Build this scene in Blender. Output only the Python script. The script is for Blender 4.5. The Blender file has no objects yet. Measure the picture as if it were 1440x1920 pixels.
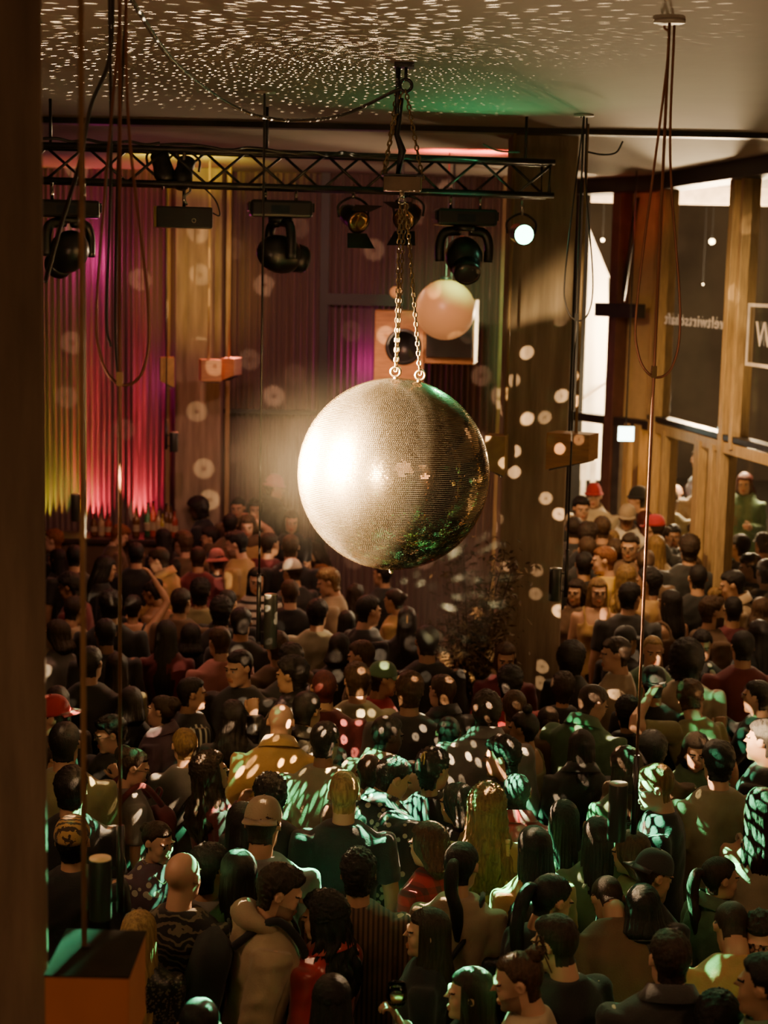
import bpy, math, random
import numpy as np
from mathutils import Vector, Matrix, Euler, noise
R = math.radians
rnd = random.Random(7)
scn = bpy.context.scene
col = scn.collection

# ------------------------------------------------------------------ camera
FPX = 3100.0
CAM = Vector((0, 0, 4.35))
PITCH = math.atan(440 / FPX)
ROLL = -0.022
cam_d = bpy.data.cameras.new('camera')
cam = bpy.data.objects.new('camera', cam_d); col.objects.link(cam)
CM = Euler((math.pi / 2 - PITCH, 0, 0)).to_matrix() @ Matrix.Rotation(-ROLL, 3, 'Z')
cam.matrix_world = Matrix.Translation(CAM) @ CM.to_4x4()
cam_d.sensor_fit = 'VERTICAL'; cam_d.sensor_height = 36; cam_d.sensor_width = 27
cam_d.lens = FPX / 1920 * 36
cam_d.clip_start = 0.05; cam_d.clip_end = 300
scn.camera = cam
cam_d.dof.use_dof = True
cam_d.dof.focus_distance = 8.3
cam_d.dof.aperture_fstop = 2.2

def ray(u, v):
    return CM @ Vector(((u - 720) / FPX, -(v - 960) / FPX, -1))
def at(u, v, Y):
    d = ray(u, v); return CAM + d * (Y / d.y)
def atz(u, v, z):
    d = ray(u, v); return CAM + d * ((z - CAM.z) / d.z)

# ------------------------------------------------------------------ materials
MATS = {}
def nn(nt, t, **kw):
    n = nt.nodes.new(t)
    for k, v in kw.items():
        setattr(n, k, v)
    return n
def mat(name, c, rough=.7, metal=0, var=.25, scale=8, bump=.0, bscale=60, stretch=(1, 1, 1), emit=None, es=0, spec=.5, c2=None, alpha=None, aniso=0, sheen=0, coat=0):
    if name in MATS: return MATS[name]
    m = bpy.data.materials.new(name); m.use_nodes = True
    nt = m.node_tree; b = nt.nodes['Principled BSDF']; L = nt.links.new
    tc = nn(nt, 'ShaderNodeTexCoord'); mp = nn(nt, 'ShaderNodeMapping'); mp.inputs['Scale'].default_value = stretch
    L(tc.outputs['Object'], mp.inputs[0])
    nz = nn(nt, 'ShaderNodeTexNoise'); nz.inputs['Scale'].default_value = scale; nz.inputs['Detail'].default_value = 4
    L(mp.outputs[0], nz.inputs['Vector'])
    rp = nn(nt, 'ShaderNodeValToRGB')
    c = tuple(c)[:3]
    d2 = tuple(c2) if c2 else tuple(x * (1 + var) for x in c)
    d1 = c if c2 else tuple(x * (1 - var) for x in c)
    rp.color_ramp.elements[0].position = .3; rp.color_ramp.elements[1].position = .7
    rp.color_ramp.elements[0].color = (*d1, 1); rp.color_ramp.elements[1].color = (*d2, 1)
    L(nz.outputs['Fac'], rp.inputs[0]); L(rp.outputs[0], b.inputs['Base Color'])
    b.inputs['Roughness'].default_value = rough; b.inputs['Metallic'].default_value = metal
    b.inputs['Specular IOR Level'].default_value = spec
    if sheen: b.inputs['Sheen Weight'].default_value = sheen
    if coat: b.inputs['Coat Weight'].default_value = coat
    if bump:
        n2 = nn(nt, 'ShaderNodeTexNoise'); n2.inputs['Scale'].default_value = bscale; n2.inputs['Detail'].default_value = 3
        L(mp.outputs[0], n2.inputs['Vector'])
        bp = nn(nt, 'ShaderNodeBump'); bp.inputs['Strength'].default_value = bump; bp.inputs['Distance'].default_value = .01
        L(n2.outputs['Fac'], bp.inputs['Height']); L(bp.outputs[0], b.inputs['Normal'])
    if emit:
        b.inputs['Emission Color'].default_value = (*emit, 1); b.inputs['Emission Strength'].default_value = es
    MATS[name] = m
    return m
def glass_mat():
    if 'glass' in MATS: return MATS['glass']
    m = bpy.data.materials.new('glass'); m.use_nodes = True; nt = m.node_tree
    nt.nodes.remove(nt.nodes['Principled BSDF']); o = nt.nodes['Material Output']
    t = nn(nt, 'ShaderNodeBsdfTransparent'); g = nn(nt, 'ShaderNodeBsdfGlossy'); mx = nn(nt, 'ShaderNodeMixShader'); f = nn(nt, 'ShaderNodeFresnel')
    t.inputs[0].default_value = (.9, .9, .88, 1); g.inputs['Roughness'].default_value = .03; f.inputs[0].default_value = 1.45
    nt.links.new(f.outputs[0], mx.inputs[0]); nt.links.new(t.outputs[0], mx.inputs[1]); nt.links.new(g.outputs[0], mx.inputs[2]); nt.links.new(mx.outputs[0], o.inputs[0])
    MATS['glass'] = m; return m

# ------------------------------------------------------------------ mesh builder
class MB:
    def __init__(s): s.v = []; s.f = []; s.n = 0
    def add(s, v, f):
        v = np.asarray(v, float); s.v.append(v); s.f += [tuple(i + s.n for i in q) for q in f]; s.n += len(v); return s
    def box(s, c, d, M=None):
        c = np.array(c); h = np.array(d) / 2
        p = np.array([[x, y, z] for x in (-1, 1) for y in (-1, 1) for z in (-1, 1)]) * h
        if M is not None: p = p @ np.array(M.to_3x3()).T
        return s.add(p + c, [(0, 1, 3, 2), (4, 6, 7, 5), (0, 4, 5, 1), (2, 3, 7, 6), (0, 2, 6, 4), (1, 5, 7, 3)])
    def prism(s, poly, e):           # poly: 3D points, e: extrusion vector
        p = np.array([tuple(a) for a in poly], float); n = len(p); q = p + np.array(tuple(e))
        f = [tuple(range(n))[::-1], tuple(range(n, 2 * n))] + [(i, (i + 1) % n, n + (i + 1) % n, n + i) for i in range(n)]
        return s.add(np.vstack([p, q]), f)
    def rings(s, rr, cap=True):       # list of (n,3) arrays
        n = len(rr[0]); k = len(rr)
        f = [(i * n + j, i * n + (j + 1) % n, (i + 1) * n + (j + 1) % n, (i + 1) * n + j) for i in range(k - 1) for j in range(n)]
        if cap: f += [tuple(range(n))[::-1], tuple((k - 1) * n + j for j in range(n))]
        return s.add(np.vstack(rr), f)
    def tube(s, pts, r, seg=8, cap=True, closed=False):
        P = [Vector(p) for p in pts]; n = len(P)
        rad = r if hasattr(r, '__len__') else [r] * n
        rr = []; up = None
        for i in range(n):
            if closed: t = P[(i + 1) % n] - P[i - 1]
            else: t = P[min(i + 1, n - 1)] - P[max(i - 1, 0)]
            t.normalize()
            if up is None:
                up = Vector((0, 0, 1)) if abs(t.z) < .9 else Vector((1, 0, 0))
            a = (up - t * up.dot(t)).normalized(); b = t.cross(a); up = a
            rr.append(np.array([tuple(P[i] + (a * math.cos(2 * math.pi * j / seg) + b * math.sin(2 * math.pi * j / seg)) * rad[i]) for j in range(seg)]))
        if closed: rr.append(rr[0]); cap = False
        return s.rings(rr, cap)
    def cyl(s, a, b, r, seg=16, r2=None):
        return s.tube([a, b], [r, r if r2 is None else r2], seg)
    def ell(s, c, r, M=None, nu=20, nv=12):
        th = np.linspace(0, np.pi, nv + 1)[1:-1]; ph = np.arange(nu) * 2 * np.pi / nu
        p = [(0, 0, 1)] + [(math.sin(t) * math.cos(q), math.sin(t) * math.sin(q), math.cos(t)) for t in th for q in ph] + [(0, 0, -1)]
        p = np.array(p) * np.array(r)
        if M is not None: p = p @ np.array(M.to_3x3()).T
        f = [(0, 1 + j, 1 + (j + 1) % nu) for j in range(nu)]
        for i in range(nv - 2):
            f += [(1 + i * nu + j, 1 + (i + 1) * nu + j, 1 + (i + 1) * nu + (j + 1) % nu, 1 + i * nu + (j + 1) % nu) for j in range(nu)]
        l = len(p) - 1; o = 1 + (nv - 2) * nu
        f += [(l, o + (j + 1) % nu, o + j) for j in range(nu)]
        return s.add(p + np.array(tuple(c)), f)
    def torus(s, c, Rr, r, ax='Y', sx=1, sy=1, n=24, m=8):
        pts = []
        for i in range(n):
            a = 2 * math.pi * i / n; x, y = math.cos(a) * Rr * sx, math.sin(a) * Rr * sy
            pts.append({'Z': (x, y, 0), 'Y': (x, 0, y), 'X': (0, x, y)}[ax])
        return s.tube([Vector(p) + Vector(c) for p in pts], r, m, closed=True)
    def mesh(s, name, smooth=False):
        me = bpy.data.meshes.new(name)
        v = np.vstack(s.v)
        nl = [len(q) for q in s.f]
        me.vertices.add(len(v)); me.vertices.foreach_set('co', v.astype(np.float32).ravel())
        me.loops.add(sum(nl)); me.loops.foreach_set('vertex_index', np.fromiter((i for q in s.f for i in q), np.int32))
        me.polygons.add(len(nl)); me.polygons.foreach_set('loop_start', np.concatenate([[0], np.cumsum(nl)[:-1]]).astype(np.int32))
        me.polygons.foreach_set('use_smooth', np.full(len(nl), smooth))
        me.update(calc_edges=True); me.validate()
        return me
    def build(s, name, m, parent=None, smooth=False, bevel=0):
        o = bpy.data.objects.new(name, s.mesh(name, smooth)); col.objects.link(o)
        o.data.materials.append(m)
        if parent: o.parent = parent
        if bevel:
            b = o.modifiers.new('bevel', 'BEVEL'); b.width = bevel; b.segments = 2; b.limit_method = 'ANGLE'
        return o
def tag(o, label=None, cat=None, group=None, kind=None):
    if label: o['label'] = label
    if cat: o['category'] = cat
    if group: o['group'] = group
    if kind: o['kind'] = kind
    return o
def empty(name, loc, label, cat, group=None, rz=0):
    o = bpy.data.objects.new(name, None); col.objects.link(o); o.location = loc; o.rotation_euler = (0, 0, rz)
    o.empty_display_size = .1
    return tag(o, label, cat, group)
def struct(o, label=None): return tag(o, label, None, None, 'structure')
# ------------------------------------------------------------------ room
CEIL = 5.42
WB = 17.7
concrete = mat('board_marked_concrete', (.36, .28, .19), .85, var=.3, scale=5, bump=.35, bscale=26, stretch=(3, 3, .35))
ceil_m = mat('ceiling_plaster', (.30, .25, .20), .8, var=.12, scale=.7, bump=.12, bscale=14)
floor_m = mat('dark_floor', (.035, .03, .027), .45, var=.3, scale=2)
wall_m = mat('dark_wall', (.10, .07, .055), .9)
curt_m = mat('pleated_curtain', (.20, .125, .105), .85, var=.3, scale=5, stretch=(9, 9, .15), sheen=.2)
darktrim = mat('dark_steel_trim', (.02, .017, .016), .5, var=.2)
golden = mat('oiled_wood_post', (.42, .29, .14), .5, var=.25, scale=9, stretch=(8, 8, .6), bump=.1)
wood = mat('orange_plywood', (.50, .25, .095), .55, var=.2, scale=7, stretch=(1, 6, 6), bump=.05)
black = mat('black_metal', (.014, .014, .015), .38, var=.2)
blackp = mat('black_plastic', (.018, .018, .019), .3, var=.2)
chrome = mat('steel', (.62, .56, .47), .22, 1, var=.1)
brass = mat('chain_steel', (.26, .18, .09), .4, 1, var=.1)
cable_m = mat('cable_rubber', (.035, .027, .023), .45, var=.15)
copper = mat('copper_cable', (.30, .13, .08), .35, .5, var=.15)
whiteish = mat('pale_paint', (.7, .62, .5), .6, var=.05)

struct(MB().box((1, 9, -.05), (22, 30, .1)).build('floor', floor_m))
cz = MB().box((1, 4.5, CEIL + .1), (22, 15.2, .2))
struct(cz.build('ceiling', ceil_m))
# the ceiling steps down a little beyond the column line
struct(MB().box((1, 15.1, CEIL + .08), (22, 6.0, .2)).build('ceiling', ceil_m))
struct(MB().box((1, 12.03, CEIL - .01), (22, .14, .06)).build('trim_1', darktrim))
pL = at(1085, 500, WB); pC = at(1238, 500, 16.6); pR = at(1440, 500, 13.9)
struct(MB().box(((pL.x - 7) / 2 - 0, WB + .25, CEIL / 2), (pL.x + 7, .2, CEIL)).build('wall_back', wall_m))
struct(MB().box((-7, 6.5, CEIL / 2), (.2, 23, CEIL)).build('wall_left', wall_m))
struct(MB().box((1, -4.6, CEIL / 2), (17, .2, CEIL)).build('wall_front', wall_m))

def pleat(name, x0, x1, y, z0, z1, seed, label, dens=16):
    r = random.Random(seed); n = int((x1 - x0) * dens * 8)
    xs = np.linspace(x0, x1, n); ph = np.cumsum([r.uniform(.55, 1.45) for _ in range(n)]) * 2 * np.pi / 8
    am = np.interp(xs, np.linspace(x0, x1, 24), [r.uniform(.018, .05) for _ in range(24)])
    yy = y + am * np.sin(ph)
    rows = []
    for k in range(6):
        z = z0 + (z1 - z0) * k / 5
        rows.append(np.stack([xs, yy + .006 * np.sin(xs * 9 + k), np.full(n, z)], 1))
    b = MB(); f = [(k * n + j, k * n + j + 1, (k + 1) * n + j + 1, (k + 1) * n + j) for k in range(5) for j in range(n - 1)]
    b.add(np.vstack(rows), f)
    o = b.build(name, curt_m, smooth=True)
    return tag(o, label, 'curtain')
X = lambda u, d, v=600: at(u, v, d).x
pleat('curtain', -5.2, X(334, WB - .25), WB - .25, .6, CEIL - .02, 3, 'pleated curtain lit red and yellow behind the bar')
pleat('curtain', X(405, WB - .25), X(604, WB - .25), WB - .25, .6, CEIL - .02, 4, 'dusky pleated curtain between the round-dotted rear column and the dark frame post')
pleat('curtain', X(612, WB - .25), X(960, WB - .25), WB - .25, .2, CEIL - .02, 5, 'pleated curtain behind the big speakers, purple and green lit')
# dark bars standing in for the shadow of a window frame behind the curtain
struct(MB().box((X(607, WB - .4), WB - .4, 2.7), (.09, .06, CEIL)).build('frame_shadow_2', darktrim))
p = at(680, 562, WB - .42); struct(MB().box((p.x, p.y, p.z), (.85, .06, .12)).build('frame_shadow_3', darktrim))
p = at(500, 772, WB - .36); struct(MB().box((p.x, p.y, p.z), (1.05, .03, .05)).build('frame_shadow_4', darktrim))
for u, d in ((317, WB - .34), (430, WB - .34), (940, WB - .9), (948, WB - .9)):
    pt = at(u, 600, d); 
for u in (316, 429, 943):
    pt = at(u, 500, WB - .5)
    struct(MB().box((pt.x, pt.y, 2.9), (.045, .05, 5.0)).build('trim_5', golden))

# columns
def column(u0, u1, d, name='column', dep=.45):
    a, b = at(u0, 700, d), at(u1, 700, d)
    o = MB().box(((a.x + b.x) / 2, d + dep / 2, CEIL / 2), (b.x - a.x, dep, CEIL)).build(name, concrete, bevel=.015)
    return o
struct(column(947, 1069, 12.3), 'tall concrete column behind the mirror ball')
struct(column(328, 414, 17.0, dep=.4), 'rear concrete column beside the bar')
nc = at(84, 900, 5.0)
ncm = Matrix.Rotation(R(13), 3, 'Z'); ncc = ncm @ Vector((-.5, .15, 0))
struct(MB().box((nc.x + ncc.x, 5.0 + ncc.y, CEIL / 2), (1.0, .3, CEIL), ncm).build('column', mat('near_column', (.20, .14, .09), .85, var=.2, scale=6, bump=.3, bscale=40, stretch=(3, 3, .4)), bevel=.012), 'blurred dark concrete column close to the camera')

# glazed facades -----------------------------------------------------
TR = 2.93; HEAD = 5.27
def facade_pt(A, B, t, z): return Vector((A.x + (B.x - A.x) * t, A.y + (B.y - A.y) * t, z))
def post(A, B, t, w, z0, z1, m, parent, name='frame', dep=.16, off=0.):
    d = (B - A); d.z = 0; d.normalize(); ang = math.atan2(d.y, d.x)
    c = facade_pt(A, B, t, (z0 + z1) / 2) + Vector((d.y, -d.x, 0)) * off
    return MB().box(c, (w, dep, z1 - z0), Matrix.Rotation(ang, 3, 'Z')).build(name, m, parent, bevel=.006)
def bar(A, B, t0, t1, z, h, m, parent, name='transom', dep=.12, off=0.):
    d = (B - A); d.z = 0; L = d.length; d.normalize(); ang = math.atan2(d.y, d.x)
    c = facade_pt(A, B, (t0 + t1) / 2, z) + Vector((d.y, -d.x, 0)) * off
    return MB().box(c, (L * (t1 - t0), dep, h), Matrix.Rotation(ang, 3, 'Z')).build(name, m, parent, bevel=.005)
def pane(A, B, t0, t1, z0, z1, parent):
    a, b = facade_pt(A, B, t0, z0), facade_pt(A, B, t1, z0)
    return MB().add([a, b, b + Vector((0, 0, z1 - z0)), a + Vector((0, 0, z1 - z0))], [(0, 1, 2, 3)]).build('pane', glass_mat(), parent)
def tpar(A, B, u):   # parameter along A->B of the vertical plane point seen at column u
    d = ray(u, 560); n = Vector((-(B.y - A.y), B.x - A.x, 0))
    k = n.dot(A - CAM) / n.dot(d); P = CAM + d * k
    D = B - A; D.z = 0; Q = P - A; Q.z = 0
    return Q.dot(D) / D.dot(D)
ALU = mat('window_aluminium', (.30, .24, .17), .35, .6, var=.1)
def E(name, lab): 
    o = bpy.data.objects.new(name, None); col.objects.link(o); return struct(o, lab)
A1, B1 = Vector((pL.x, pL.y, 0)), Vector((pC.x, pC.y, 0))
A2, B2 = B1.copy(), Vector((pR.x, pR.y, 0)); B2 = A2 + (B2 - A2) * 3.6     # runs on past the frame toward the camera
w1 = E('window_1', 'glazed end wall with a white marquee outside')
t = lambda u: tpar(A1, B1, u)
redpost = mat('dark_red_post', (.10, .045, .04), .45, var=.2)
bar(A1, B1, 0, 1, TR, .09, darktrim, w1); bar(A1, B1, -.3, 1, HEAD + .06, .16, darktrim, w1, 'head_beam', .3)
post(A1, B1, t(1160), .13, 0, HEAD, redpost, w1); post(A1, B1, t(1163), .30, 0, TR, mat('dark_door_post', (.05, .045, .05), .4), w1, dep=.1)
post(A1, B1, t(1232), .10, TR, HEAD, golden, w1, off=-.05); post(A1, B1, .02, .08, 0, HEAD, darktrim, w1)
post(A1, B1, t(1196), .08, 0, TR, golden, w1); post(A1, B1, t(1216), .10, 0, TR, golden, w1)
pane(A1, B1, 0, t(1150), 0, TR, w1); pane(A1, B1, 0, t(1150), TR, HEAD, w1)
# tall board leaning behind the glass
bb = MB(); a = facade_pt(A1, B1, t(1160), TR); b = facade_pt(A1, B1, t(1232), TR); k = Vector((.02, .10, 0))
bb.prism([a + k, b + k, b + k + Vector((0, 0, HEAD - TR)), a + k + Vector((.05, 0, HEAD - TR))], (0, .03, 0)); bb.build('panel', mat('pale_board', (.52, .38, .19), .6, var=.1), w1)
sl = MB().tube([facade_pt(A1, B1, t(1188), 5.2) + Vector((0, .02, 0)), facade_pt(A1, B1, t(1163), 3.9) + Vector((0, .02, 0))], .022, 6).build('strut', darktrim, w1, smooth=True)
blk = bar(A1, B1, t(1142), t(1224), 4.07, .14, darktrim, w1, 'crossbar', .1, .14)
w2 = E('window_2', 'tall dark glass side wall with mirrored lettering')
t = lambda u: tpar(A2, B2, u)
bar(A2, B2, 0, 1, TR, .10, golden, w2); bar(A2, B2, 0, 1, TR + .09, .05, darktrim, w2, 'transom', .14); bar(A2, B2, 0, 1, HEAD + .06, .16, darktrim, w2, 'head_beam', .3)
for u, w in ((1246, .16), (1378, .10), (1398, .07), (1550, .16), (1850, .16), (2400, .16)):
    post(A2, B2, t(u), w, 0 if w != .07 else TR, HEAD, golden, w2)
for u, w in ((1335, .14), (1268, .06), (1362, .10)):
    post(A2, B2, t(u), w, 0, TR, golden, w2)
us = [1250, 1380, 1550, 1850, 2400]
for a, b in zip(us[:-1], us[1:]):
    pane(A2, B2, t(a), t(b), TR, HEAD, w2); 
    pane(A2, B2, t(a), t(b), 0, TR, w2)
# lettering on the glass, read from outside
def lettering(txt, u, v, size, name, lab, ang_extra=0):
    tt = tpar(A2, B2, u); d = (B2 - A2).normalized()
    dd = ray(u, v); nrm = Vector((-(d.y), d.x, 0)); k = nrm.dot(A2 - CAM) / nrm.dot(dd); P = CAM + dd * k
    cu = bpy.data.curves.new(name, 'FONT'); cu.body = txt; cu.size = size; cu.extrude = .004; cu.align_x = 'CENTER'; cu.align_y = 'CENTER'; cu.space_character = 1.15
    o = bpy.data.objects.new(name, cu); col.objects.link(o)
    ang = math.atan2(d.y, d.x)
    o.matrix_world = Matrix.Translation(P + Vector((d.y, -d.x, 0)) * .02) @ Matrix.Rotation(ang + math.pi, 4, 'Z') @ Matrix.Rotation(math.pi / 2, 4, 'X') @ Matrix.Diagonal((1.6 if len(txt) > 2 else 1.2, 1, 1, 1))
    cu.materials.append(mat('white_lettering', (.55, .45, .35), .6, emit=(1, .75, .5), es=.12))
    dg = bpy.context.evaluated_depsgraph_get(); me = bpy.data.meshes.new_from_object(o.evaluated_get(dg)); mw = o.matrix_world.copy(); bpy.data.objects.remove(o); o = bpy.data.objects.new(name, me); col.objects.link(o); o.matrix_world = mw
    return tag(o, lab, 'lettering'), P, d
lettering('weltwirtschaft', 1306, 603, .155, 'window_lettering', 'pale mirrored word lettering stuck on the dark side window')
o, P, d = lettering('W', 1437, 630, .30, 'window_letter', 'pale letter stuck on the window inside a square outline')
fr = MB()
n_ = Vector((d.y, -d.x, 0)) * .02
for sx, sz, lx, lz in ((-.36, 0, .03, .5), (.36, 0, .03, .5), (0, .25, .75, .03), (0, -.25, .75, .03)):
    fr.box(P + d * sx + Vector((0, 0, sz)) + n_, (lx, .012, lz), Matrix.Rotation(math.atan2(d.y, d.x), 3, 'Z'))
tag(fr.build('window_sign_frame', mat('white_lettering', (.5, .4, .3))), 'thin square outline around the letter on the side window', 'sign')

# outside -----------------------------------------------------------
GO = .5
struct(MB().prism([(-9, WB + .4, GO - .1), (A1.x, A1.y + .1, GO - .1), (A2.x + .08, A2.y + .05, GO - .1), (B2.x + .1, B2.y, GO - .1), (25, B2.y, GO - .1), (25, 36, GO - .1), (-9, 36, GO - .1)], (0, 0, .1)).build('ground_outside', mat('pavement', (.12, .10, .08), .9)))
struct(MB().box((6, 33, 4), (40, .3, 9)).build('wall_outside', mat('far_facade', (.10, .075, .055), .9, var=.5, scale=.6)))
# the floor slopes up to the glass doors
RX0 = 1.45
def ramp(x, y): return min(max((y - 13.2) / 3.4, 0), 1) * .5 if x > RX0 else 0
struct(MB().prism([(RX0, 13.2, 0), (RX0, 17.65, 0), (RX0, 17.65, .5), (RX0, 16.6, .5)], (1.9, 0, 0)).build('floor_ramp', floor_m))
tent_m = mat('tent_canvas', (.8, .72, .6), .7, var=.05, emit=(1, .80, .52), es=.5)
tn = empty('marquee_tent', (at(1100, 700, 21).x, 21, 0), 'white marquee tent standing outside the end window', 'tent')
q = lambda u, v, Y=21: at(u, v, Y) - Vector(tn.location)
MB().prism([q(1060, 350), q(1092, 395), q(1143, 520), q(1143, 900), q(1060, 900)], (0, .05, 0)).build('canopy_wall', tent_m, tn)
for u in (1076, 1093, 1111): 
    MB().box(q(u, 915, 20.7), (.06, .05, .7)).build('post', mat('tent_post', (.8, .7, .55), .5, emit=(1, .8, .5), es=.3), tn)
MB().tube([q(1143, 520, 20.9), q(1143, 920, 20.9)], .02, 6).build('edge_pole', darktrim, tn)
MB().tube([q(1075, 760, 20.95), q(1140, 715, 20.95)], .012, 6).build('seam', mat('tent_seam', (.4, .3, .18)), tn)
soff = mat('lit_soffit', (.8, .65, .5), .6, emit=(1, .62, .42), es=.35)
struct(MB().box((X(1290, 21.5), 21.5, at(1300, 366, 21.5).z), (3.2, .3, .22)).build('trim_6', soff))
bulb_m = mat('bulb', (1, .8, .5), .3, emit=(1, .72, .36), es=22)
for k, (u, v, rr, w) in enumerate(((1130, 450, .022, 'beside the marquee'), (1275, 371, .028, 'just under the pale soffit'), (1335, 453, .038, 'framed in the middle of the dark side pane'), (1416, 453, .038, 'seen past the double golden post'), (1262, 453, .022, 'peeking beside the golden corner post'), (1318, 533, .010, 'small and low above the mirrored word'))):
    p = at(u, v, 24); o = empty('hanging_bulb', p, 'warm round bulb lamp outside, ' + w, 'lamp', None)
    MB().ell((0, 0, 0), (rr, rr, rr)).build('bulb', bulb_m, o, True); MB().cyl((0, 0, rr * .8), (0, 0, rr * 2), rr * .4).build('socket', black, o)
    MB().cyl((0, 0, rr * 2), (0, 0, 1.2), .006, 6).build('wire', black, o)

# stage riser, bar, bottles ------------------------------------------
riser = mat('riser_front', (.09, .06, .045), .7)
xr = X(585, 16.9)
struct(MB().box((xr - 2.7, 17.1, .24), (5.4, 1.0, .48)).build('trim_7', riser)); struct(MB().box((xr - 2.7, 16.45, .12), (5.4, .3, .24)).build('trim_8', riser))
bx0, bx1 = X(40, 16.9), X(322, 16.9)
bar_o = empty('bar_counter', ((bx0 + bx1) / 2, 16.92, .48), 'long dark bar counter in front of the red lit curtain', 'counter')
MB().box((0, .0, .56), (bx1 - bx0, .42, 1.12)).build('body', mat('bar_front', (.16, .10, .05), .6, var=.2, scale=4), bar_o, bevel=.01)
MB().box((0, -.02, 1.14), (bx1 - bx0 + .06, .52, .05)).build('counter_top', mat('bar_top', (.05, .03, .025), .3), bar_o, bevel=.008)
BT = .48 + 1.165
def bottle(u, h, c, lab, d=16.86):
    p = at(u, 1000, d); o = empty('bottle', (p.x, d, BT), lab, 'bottle', 'bottles on the bar')
    m = mat('bottle_%s' % c, {'g': (.03, .08, .03), 'b': (.14, .06, .02), 'c': (.5, .35, .2), 'y': (.5, .4, .08), 'r': (.4, .06, .04)}[c], .12, var=.1)
    prof = [(0, .0), (.036, 0), (.037, .02), (.037, h * .58), (.030, h * .68), (.014, h * .76), (.012, h * .96), (.0145, h * .965), (.0145, h)]
    MB().rings([np.array([(r_ * math.cos(a), r_ * math.sin(a), z) for a in np.linspace(0, 2 * np.pi, 13)[:-1]]) for r_, z in prof[1:]]).build('glass_body', m, o, True)
    MB().rings([np.array([(.0378 * math.cos(a), .0378 * math.sin(a), z) for a in np.linspace(0, 2 * np.pi, 13)[:-1]]) for z in (h * .2, h * .45)], False).build('paper_band', mat('band_%s' % c, (.45, .35, .22), .7), o, True)
    MB().cyl((0, 0, h * .99), (0, 0, h + .012), .015, 10).build('stopper', black, o, True)
for u, h, c, w in ((277, .34, 'g', 'tall dark bottle standing in front of the brightest red stripe'), (287, .36, 'r', 'reddish bottle touching the tall dark bottle on the bar'), (297, .28, 'c', 'short clear bottle on the bar'), (305, .25, 'y', 'small yellow bottle on the bar'), (320, .33, 'b', 'brown bottle before the rear column base'), (312, .34, 'b', 'second brown bottle, nearest the curly-haired bartender'),
                 (327, .28, 'r', 'ruby bottle between the yellow and the brown bottles'), (190, .22, 'c', 'clear bottle under the red curtain stripe'), (203, .22, 'r', 'small red bottle near the clear one on the bar'), (176, .22, 'b', 'brown bottle beside the blurred hanging rod'), (255, .28, 'b', 'brown bottle behind the curly red-haired woman')):
    bottle(u, h, c, w)

# exit sign -----------------------------------------------------------
p = at(1173, 813, 15.9); ex = empty('exit_sign', p, 'glowing white green exit sign hung by the glass corner', 'exit sign')
MB().box((0, 0, 0), (.16, .05, .15)).build('housing', mat('sign_housing', (.3, .3, .3), .4), ex, bevel=.006)
MB().box((0, -.03, 0), (.15, .012, .135)).build('lit_face', mat('exit_face', (.8, 1, .9), .4, emit=(.72, 1, .85), es=9), ex, bevel=.004)
MB().cyl((0, 0, .07), (0, 0, CEIL - p.z), .008, 6).build('suspension_rod', black, ex)
# ------------------------------------------------------------------ mirror ball
BALL = at(738, 889, 8.56); BR = .5
ball = empty('mirror_ball', BALL, 'big mirror ball hanging above the crowd, blazing gold on one side', 'mirror ball')
MB().ell((0, 0, 0), (BR - .006,) * 3, nu=64, nv=40).build('core', mat('ball_grout', (.03, .024, .018), .6), ball, True)
NR = 157; gap = .0008
tv = []; tf = []; r3 = np.random.RandomState(3)
for i in range(NR):
    e0, e1 = -math.pi / 2 + math.pi * i / NR, -math.pi / 2 + math.pi * (i + 1) / NR
    em = (e0 + e1) / 2; n = max(4, int(2 * math.pi * math.cos(em) * BR / .0101)); off = r3.rand() * 6
    a = (np.arange(n) + .5) * 2 * np.pi / n + off
    ha = np.pi / n * (1 - gap / .005); he = (e1 - e0) / 2 * (1 - .0013 / .005)
    N = np.stack([np.cos(a) * math.cos(em), np.sin(a) * math.cos(em), np.full(n, math.sin(em))], 1)
    T = np.stack([-np.sin(a), np.cos(a), np.zeros(n)], 1); U = np.cross(N, T)
    N2 = N + T * r3.normal(0, .016, (n, 1)) + U * (r3.normal(0, .014, (n, 1)) + r3.normal(0, .006))
    N2 /= np.linalg.norm(N2, axis=1, keepdims=True)
    T2 = T - N2 * (T * N2).sum(1, keepdims=True); T2 /= np.linalg.norm(T2, axis=1, keepdims=True); U2 = np.cross(N2, T2)
    w = ha * math.cos(em) * BR; h = he * BR; C = N * BR
    q = np.stack([C - T2 * w - U2 * h, C + T2 * w - U2 * h, C + T2 * w + U2 * h, C - T2 * w + U2 * h], 1)
    tv.append(q.reshape(-1, 3))
tv = np.vstack(tv); tf = [(4 * i, 4 * i + 1, 4 * i + 2, 4 * i + 3) for i in range(len(tv) // 4)]
mir = bpy.data.materials.new('mirror_tile'); mir.use_nodes = True
_nt = mir.node_tree; _g = nn(_nt, 'ShaderNodeBsdfGlossy'); _g.inputs[0].default_value = (.47, .34, .20, 1); _g.inputs['Roughness'].default_value = .045; _m = nn(_nt, 'ShaderNodeMixShader'); _m.inputs[0].default_value = .82
_nt.links.new(_nt.nodes['Principled BSDF'].outputs[0], _m.inputs[1]); _nt.links.new(_g.outputs[0], _m.inputs[2]); _nt.links.new(_m.outputs[0], _nt.nodes['Material Output'].inputs[0])
b = mir.node_tree.nodes['Principled BSDF']; b.inputs['Base Color'].default_value = (.90, .68, .40, 1); b.inputs['Metallic'].default_value = 1
b.inputs['Roughness'].default_value = .27; b.inputs['Anisotropic'].default_value = .4; b.inputs['Anisotropic Rotation'].default_value = .25
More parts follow.
